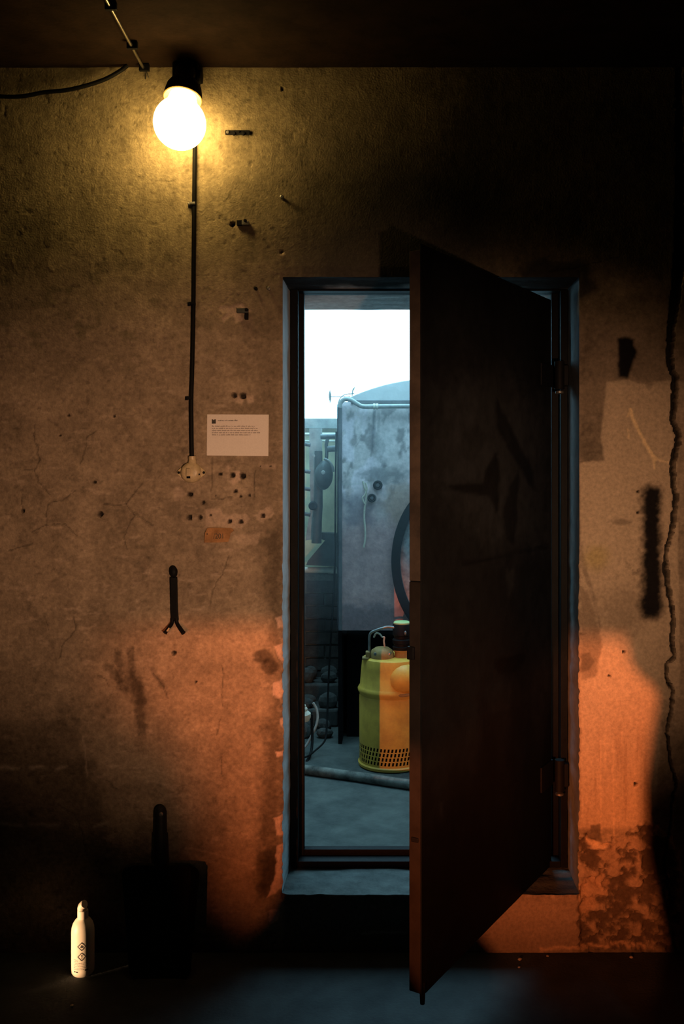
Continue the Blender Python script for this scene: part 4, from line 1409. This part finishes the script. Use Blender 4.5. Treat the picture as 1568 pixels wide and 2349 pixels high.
# strainer with real slots
bm = NB()
cols = 108
zr = [zp(1744)]
for y_ in (1735, 1727.5, 1725, 1717.5, 1715, 1707.5, 1705, 1697.5, 1690):
    zr.append(zp(y_))
ringsv = [[bm.verts.new(pc + Vector((math.sin(2 * math.pi * (j + .28 * i) / cols) * Rp * .99, -math.cos(2 * math.pi * (j + .28 * i) / cols) * Rp * .99, z_))) for j in range(cols)] for i, z_ in enumerate(zr)]
for i in range(len(zr) - 1):
    for j in range(cols):
        if i % 2 == 1 and j % 2 == 0:
            continue
        bm.faces.new((ringsv[i][j], ringsv[i][(j + 1) % cols], ringsv[i + 1][(j + 1) % cols], ringsv[i + 1][j]))
obj('strainer', bm, M['yellow'], pm)
bm = NB()
lathe(bm, [(0, .01), (Rp * .93, .01), (Rp * .93, zp(1690)), (0, zp(1690))], pc, (0, 0, 1), 48)
obj('strainer_core', bm, M['black'], pm)
bm = NB()
lathe(bm, [(Rp * .9, zp(1692)), (Rp * .99, zp(1691)), (Rp * .99, zp(1592)), (Rp * .97, zp(1589)), (Rp * .99, zp(1586)), (Rp * 1.03, zp(1581)), (Rp * 1.04, zp(1576)), (Rp * 1.0, zp(1571)), (Rp * .97, zp(1568)),
           (Rp * .93, zp(1530)), (Rp * .90, zp(1512)), (Rp * .88, zp(1507)), (Rp * .78, zp(1504)), (0, zp(1502))], pc, (0, 0, 1), 64)
obj('housing', bm, M['yellow'], pm)
# discharge bulge with its rim
bm = NB()
lump(bm, pc + Vector((S(25, PY), -Rp * .62, zp(1545))), (S(38, PY), Rp * .48, S(36, PY)), 3, .05, 3)
bl_ = obj('discharge_volute', bm, M['yellow'], pm)
bm = NB()
vr = []
for i in range(13):
    a_ = math.pi * (1.04 + .92 * i / 12)
    vr.append(pc + Vector((S(25, PY) + math.cos(a_) * S(50, PY), -Rp * .98 + abs(math.cos(a_)) ** 2 * Rp * .20, zp(1550) + math.sin(a_) * S(26, PY) - .004)))
vr = [vr[0] + Vector((-.018, .03, .085))] + vr
tube(bm, smooth_pts(vr, 3), S(3.2, PY), 8)
obj('volute_rim', bm, M['ochre'], bl_)
# outlet neck with rubber coupling and lime cap
oc = Vector((P(921, 0, PY).x, PY - .03, 0))
bm = NB()
lathe(bm, [(S(19, PY), zp(1520)), (S(17, PY), zp(1500)), (S(16.5, PY), zp(1492)), (S(19, PY), zp(1490)), (S(19, PY), zp(1486)), (0, zp(1486))], oc, (0, 0, 1), 32)
obj('outlet_neck', bm, M['ochre'], pm)
bm = NB()
lathe(bm, [(S(20, PY), zp(1487)), (S(21, PY), zp(1480)), (S(18.5, PY), zp(1478)), (S(18.5, PY), zp(1474)), (S(21, PY), zp(1472)), (S(21.5, PY), zp(1464)), (S(18, PY), zp(1461)), (S(18, PY), zp(1456)), (S(21, PY), zp(1453)), (S(21, PY), zp(1431)), (S(20, PY), zp(1428)), (0, zp(1428))], oc, (0, 0, 1), 32)
cpl = obj('hose_coupling', bm, M['rubber'], pm)
bm = NB()
lathe(bm, [(S(19, PY), zp(1429)), (S(19, PY), zp(1425)), (S(16, PY), zp(1423)), (0, zp(1422))], oc, (0, 0, 1), 32)
obj('coupling_cap', bm, M['capgreen'], cpl)
bm = NB()
lump(bm, oc + Vector((S(8, PY), -S(20, PY), zp(1446))), (S(3, PY), S(3, PY), S(5, PY)), 5, .1)
obj('cam_lock', bm, M['steel'], cpl)
# cable gland, lead and handle
bm = NB()
lathe(bm, [(S(27, PY), zp(1506)), (S(27, PY), zp(1494)), (S(24, PY), zp(1487)), (S(15, PY), zp(1481)), (0, zp(1479))], Vector((P(876, 0, PY).x, PY - .045, 0)), (0, 0, 1), 32)
gl = obj('gland_cover', bm, M['ochre'], pm)
for x, y in ((860, 1500), (893, 1500)):
    bm = NB()
    lathe(bm, [(0, .012), (S(3, PY), .010), (S(3.5, PY), 0)], P(x, y, PY - .105), (0, -1, 0), 10)
    obj('gland_bolt', bm, M['steel'], gl)
bm = NB()
tube(bm, smooth_pts([P(857, 1462, PY - .03), P(862, 1453, PY - .04), P(870, 1454, PY - .05), P(876, 1461, PY - .05), P(881, 1462, PY - .05), P(880, 1471, PY - .05), P(882, 1484, PY - .045)], 5), S(2.0, PY), 8)
obj('power_lead', bm, M['rope'], pm)
bm = NB()
tube(bm, smooth_pts([P(846.5, 1508, PY - .05), P(846.5, 1480, PY - .05), P(847, 1460, PY - .05), P(851, 1451, PY - .05), P(862, 1446, PY - .05), P(880, 1440, PY - .05), P(890, 1438, PY - .05), P(905, 1439.5, PY - .05), P(925, 1441, PY - .05)], 5), S(2.9, PY), 10)
obj('carrying_handle', bm, M['steel'], pm)
bm = NB()
box(bm, tuple(P(838, 1512, PY - .07)), tuple(P(848, 1492, PY - .03)))
box(bm, tuple(P(830, 1514, PY - .08)), tuple(P(846, 1504, PY - .02)))
obj('handle_lug', bm, M['ochre'], pm, smooth=0, bevel=.003)

# ------------------------------------------------------------------ standpipe with valve at the left of the tank
VY = 2.58
sp_ = thing('standpipe', P(725, 1316, VY), 'dark vertical standpipe with a bulging valve beside the tank', 'pipe')
bm = NB()
prism(bm, [P(x, y, VY + .05) for x, y in ((709, 983), (737, 983), (737, 1060), (731, 1235), (700, 1240), (712, 1160), (709, 1060))], (0, .05, 0))
obj('backing_post', bm, M['pipelight'], sp_, smooth=0)
bm = NB()
tube(bm, [P(730, 1035, VY - .01), P(730, 1160, VY - .01), P(727, 1195, VY - .01), P(725.5, 1246, VY - .01)], [S(9, VY), S(10, VY), S(11, VY), S(11.5, VY)], 18)
obj('riser', bm, M['pipe'], sp_)
bm = NB()
lump(bm, P(743, 1090, VY - .02), (S(21, VY), S(20, VY), S(34, VY)), 8, .06, 3)
vb = obj('valve_body', bm, M['pipe'], sp_)
bm = NB()
tube(bm, smooth_pts([P(743, 1052, VY - .07), P(754, 1058, VY - .07), P(762, 1070, VY - .06), P(764, 1082, VY - .05)], 5), S(3, VY), 10)
obj('valve_rib', bm, M['pipelight'], vb)
bm = NB()
lathe(bm, [(S(5, VY), 0), (S(4, VY), .012), (0, .014)], P(741, 1084, VY - .075), (0, -1, 0), 12)
obj('valve_stud', bm, M['pipelight'], vb)
bm = NB()
tube(bm, smooth_pts([P(748, 1055, VY - .02), P(749, 1035, VY - .02), P(748, 1020, VY - .02), P(751, 1006, VY - .02)], 5), S(4, VY), 12)
obj('bypass_pipe', bm, M['pipe'], sp_)
bm = NB()
tube(bm, [P(735, 1002, VY - .02), P(772, 1001, VY - .02)], S(5.5, VY), 12)
tube(bm, [P(750, 1030, VY - .02), P(775, 1029, VY - .02)], S(7, VY), 12)
obj('branch_pipe', bm, M['pipe'], sp_)
bm = NB()
lathe(bm, [(S(10, VY), 0), (S(10, VY), .03), (S(7, VY), .04), (0, .04)], P(718, 1160, VY - .02), (0, -1, 0), 20)
obj('end_cap', bm, M['iron'], sp_)
bm = NB()
lathe(bm, [(S(4, VY), 0), (S(4, VY), .02), (0, .024)], P(719, 1046, VY - .01), (0, -1, 0), 12)
obj('bolt_boss', bm, M['pipelight'], sp_)
bm = NB()
prism(bm, [P(x, y, VY + .06) for x, y in ((735, 1222), (775, 1224), (775, 1300), (702, 1296), (706, 1286), (745, 1240), (735, 1236))], (0, .08, 0))
obj('gusset', bm, M['pipe'], sp_, smooth=0)
for y in (1018, 1080, 1120, 1178):
    bm = NB()
    tube(bm, [P(694, y, VY), P(712, y + 3, VY)], S(4.5, VY), 10)
    obj('side_stub', bm, M['pipe'], sp_)
bm = NB()
tube(bm, [P(640, 1307, 2.70), P(756, 1308, 2.70)], S(7, 2.7), 14)
tube(bm, [P(752, 1308, 2.70), P(775, 1308, 2.70)], S(8.2, 2.7), 14)
tag(obj('white_pipe', bm, M['whitepipe']), 'white horizontal pipe low on the wall above the bricks', 'pipe')
for y, rr in ((996, 3.5), (1012, 2.5)):
    bm = NB()
    tube(bm, [P(600, y, RY - .06), P(790, y, RY - .06)], S(rr, RY), 10)
    tag(obj('wall_pipe', bm, M['whitepipe']), ('upper' if y < 1000 else 'lower') + ' thin white pipe along the green wall behind the valve', 'pipe')

# rubble at the foot of the brick wall
structure('wall_footing', boxes(((-1.2, 2.70, 0), (tx0 - .03, RY - .02, .20)), ((-1.2, 2.50, 0), (tx0 - .03, 2.70, .10))), M['rubble'], 'stepped rough concrete footing under the bricks', bevel=.012)
where = ('upper step, rear row', 'upper step, front row', 'lower step, rear row', 'lower step, front row', 'floor, row nearest the bricks', 'floor, frontmost row')
side = ('farthest from the tank', 'in the middle', 'nearest the tank')
for j, (yy, zb) in enumerate(((2.84, .20), (2.745, .20), (2.645, .10), (2.55, .10), (2.43, 0), (2.29, 0))):
    for i, x in enumerate((-.625, -.50, -.378)):
        g3 = random.Random(j * 7 + i)
        rx, ry, rz = g3.uniform(.042, .052), .036, g3.uniform(.030, .050)
        bm = NB()
        lump(bm, (x + g3.uniform(-.006, .006), yy, zb + rz * .8), (rx, ry, rz), 60 + j * 5 + i, .22, 2)
        tag(obj('rubble_stone', bm, M['rubble'], smooth=0), 'grey rubble stone on the ' + where[j] + ', ' + side[i], 'stone', 'rubble stones below the brick wall')
bm = NB()
c = P(704, 1640, 2.0)
lathe(bm, [(0, 0), (.016, .002), (.028, .02), (.030, .04), (.020, .052), (.016, .058), (.018, .064), (.016, .072), (.011, .078), (.012, .086), (.006, .094), (0, .096)], P(702, 1655, 1.98), (-.15, -.1, 1), 18)
tag(obj('pipe_nozzle', bm, M['whitepipe']), 'pale ribbed nozzle end beside the frame post', 'nozzle')

# ------------------------------------------------------------------ the two work lamps behind the camera
def work_lamp(loc, aim, label):
    t = thing('work_lamp', (loc.x, loc.y - .05, 0), label, 'lamp')
    d_ = (aim - loc).normalized()
    bm = NB()
    o_ = loc - d_ * .07
    lathe(bm, [(0, -.05), (.03, -.05), (.035, 0), (.07, .085), (.068, .085), (.033, .002), (0, 0)], o_, d_, 28)
    obj('reflector', bm, M['steel'], t)
    bm = NB()
    b_ = o_ - d_ * .05
    tube(bm, [Vector((b_.x, b_.y, .02)), b_], .012, 12)
    obj('pole', bm, M['iron'], t)
    bm = NB()
    lathe(bm, [(0, 0), (.14, 0), (.14, .012), (.02, .03), (0, .03)], Vector((b_.x, b_.y, 0)), (0, 0, 1), 28)
    obj('base', bm, M['iron'], t)


work_lamp(LAMP_A, AIM_A, 'warm work lamp on a pole behind the viewer')
work_lamp(LAMP_B, AIM_B, 'orange work lamp on a pole behind the added light mask')

tc_t = thing('added_torch', (LAMP_C.x - .05, LAMP_C.y - .03, 0), 'small spotlight added left of the bottle to brighten it', 'added_torch')
d_ = (AIM_C - LAMP_C).normalized()
bm = NB()
lathe(bm, [(0, -.20), (.014, -.20), (.016, -.19), (.016, -.06), (.027, -.025), (.028, .004), (.026, .004), (.02, -.012), (0, -.014)], LAMP_C - d_ * .006, d_, 24)
obj('added_torch_tube', bm, M['iron'], tc_t)
bm = NB()
box(bm, (LAMP_C.x - .13, LAMP_C.y - .07, 0), (LAMP_C.x - .06, LAMP_C.y + .0, .046))
obj('rest_block', bm, M['brick'], tc_t, smooth=0, bevel=.004)

# unseen flaps added to shape the orange light: a top one and one at the lower left
lampB = [o for o in bpy.data.objects if o.name.startswith('work_lamp') and 'orange' in o.get('label', '')][0]
for dist, poly in ((0.50, [(-900, 1424), (640, 1434), (760, 1610), (1130, 1610), (1310, 1464), (1900, 1480), (1900, 700), (-900, 700)]), (0.24, [(-900, 1570), (250, 1630), (420, 1710), (480, 1900), (420, 2200), (400, 2700), (-900, 2700)])):
    k = dist / 3.95
    bm = NB()
    prism(bm, [LAMP_B + (P(u_, v_) - LAMP_B) * k for u_, v_ in poly], (0, -.002, 0))
    fl_ = obj('shadow_flap', bm, M['iron'], lampB, smooth=0)

# ------------------------------------------------------------------ thin haze hanging in the boiler room and its doorway
hz = bpy.data.materials.new('boiler_room_haze')
hz.use_nodes = True
nt = hz.node_tree
nt.nodes.remove(nt.nodes['Principled BSDF'])
vsn = nt.nodes.new('ShaderNodeVolumeScatter')
vsn.inputs['Color'].default_value = (0.9, 0.95, 1.0, 1)
vsn.inputs['Density'].default_value = 0.05
vsn.inputs['Anisotropy'].default_value = 0.6
nt.links.new(vsn.outputs[0], nt.nodes['Material Output'].inputs['Volume'])
hb = obj('haze', boxes(((-2.15, 0.64, 0.85), (1.95, 2.88, BH - .04))), hz, smooth=0)
tag(hb, 'thin pale haze hanging in the boiler room', 'haze', kind='stuff')
scene.cycles.volume_bounces = 0
scene.cycles.max_bounces = 7
scene.cycles.diffuse_bounces = 3
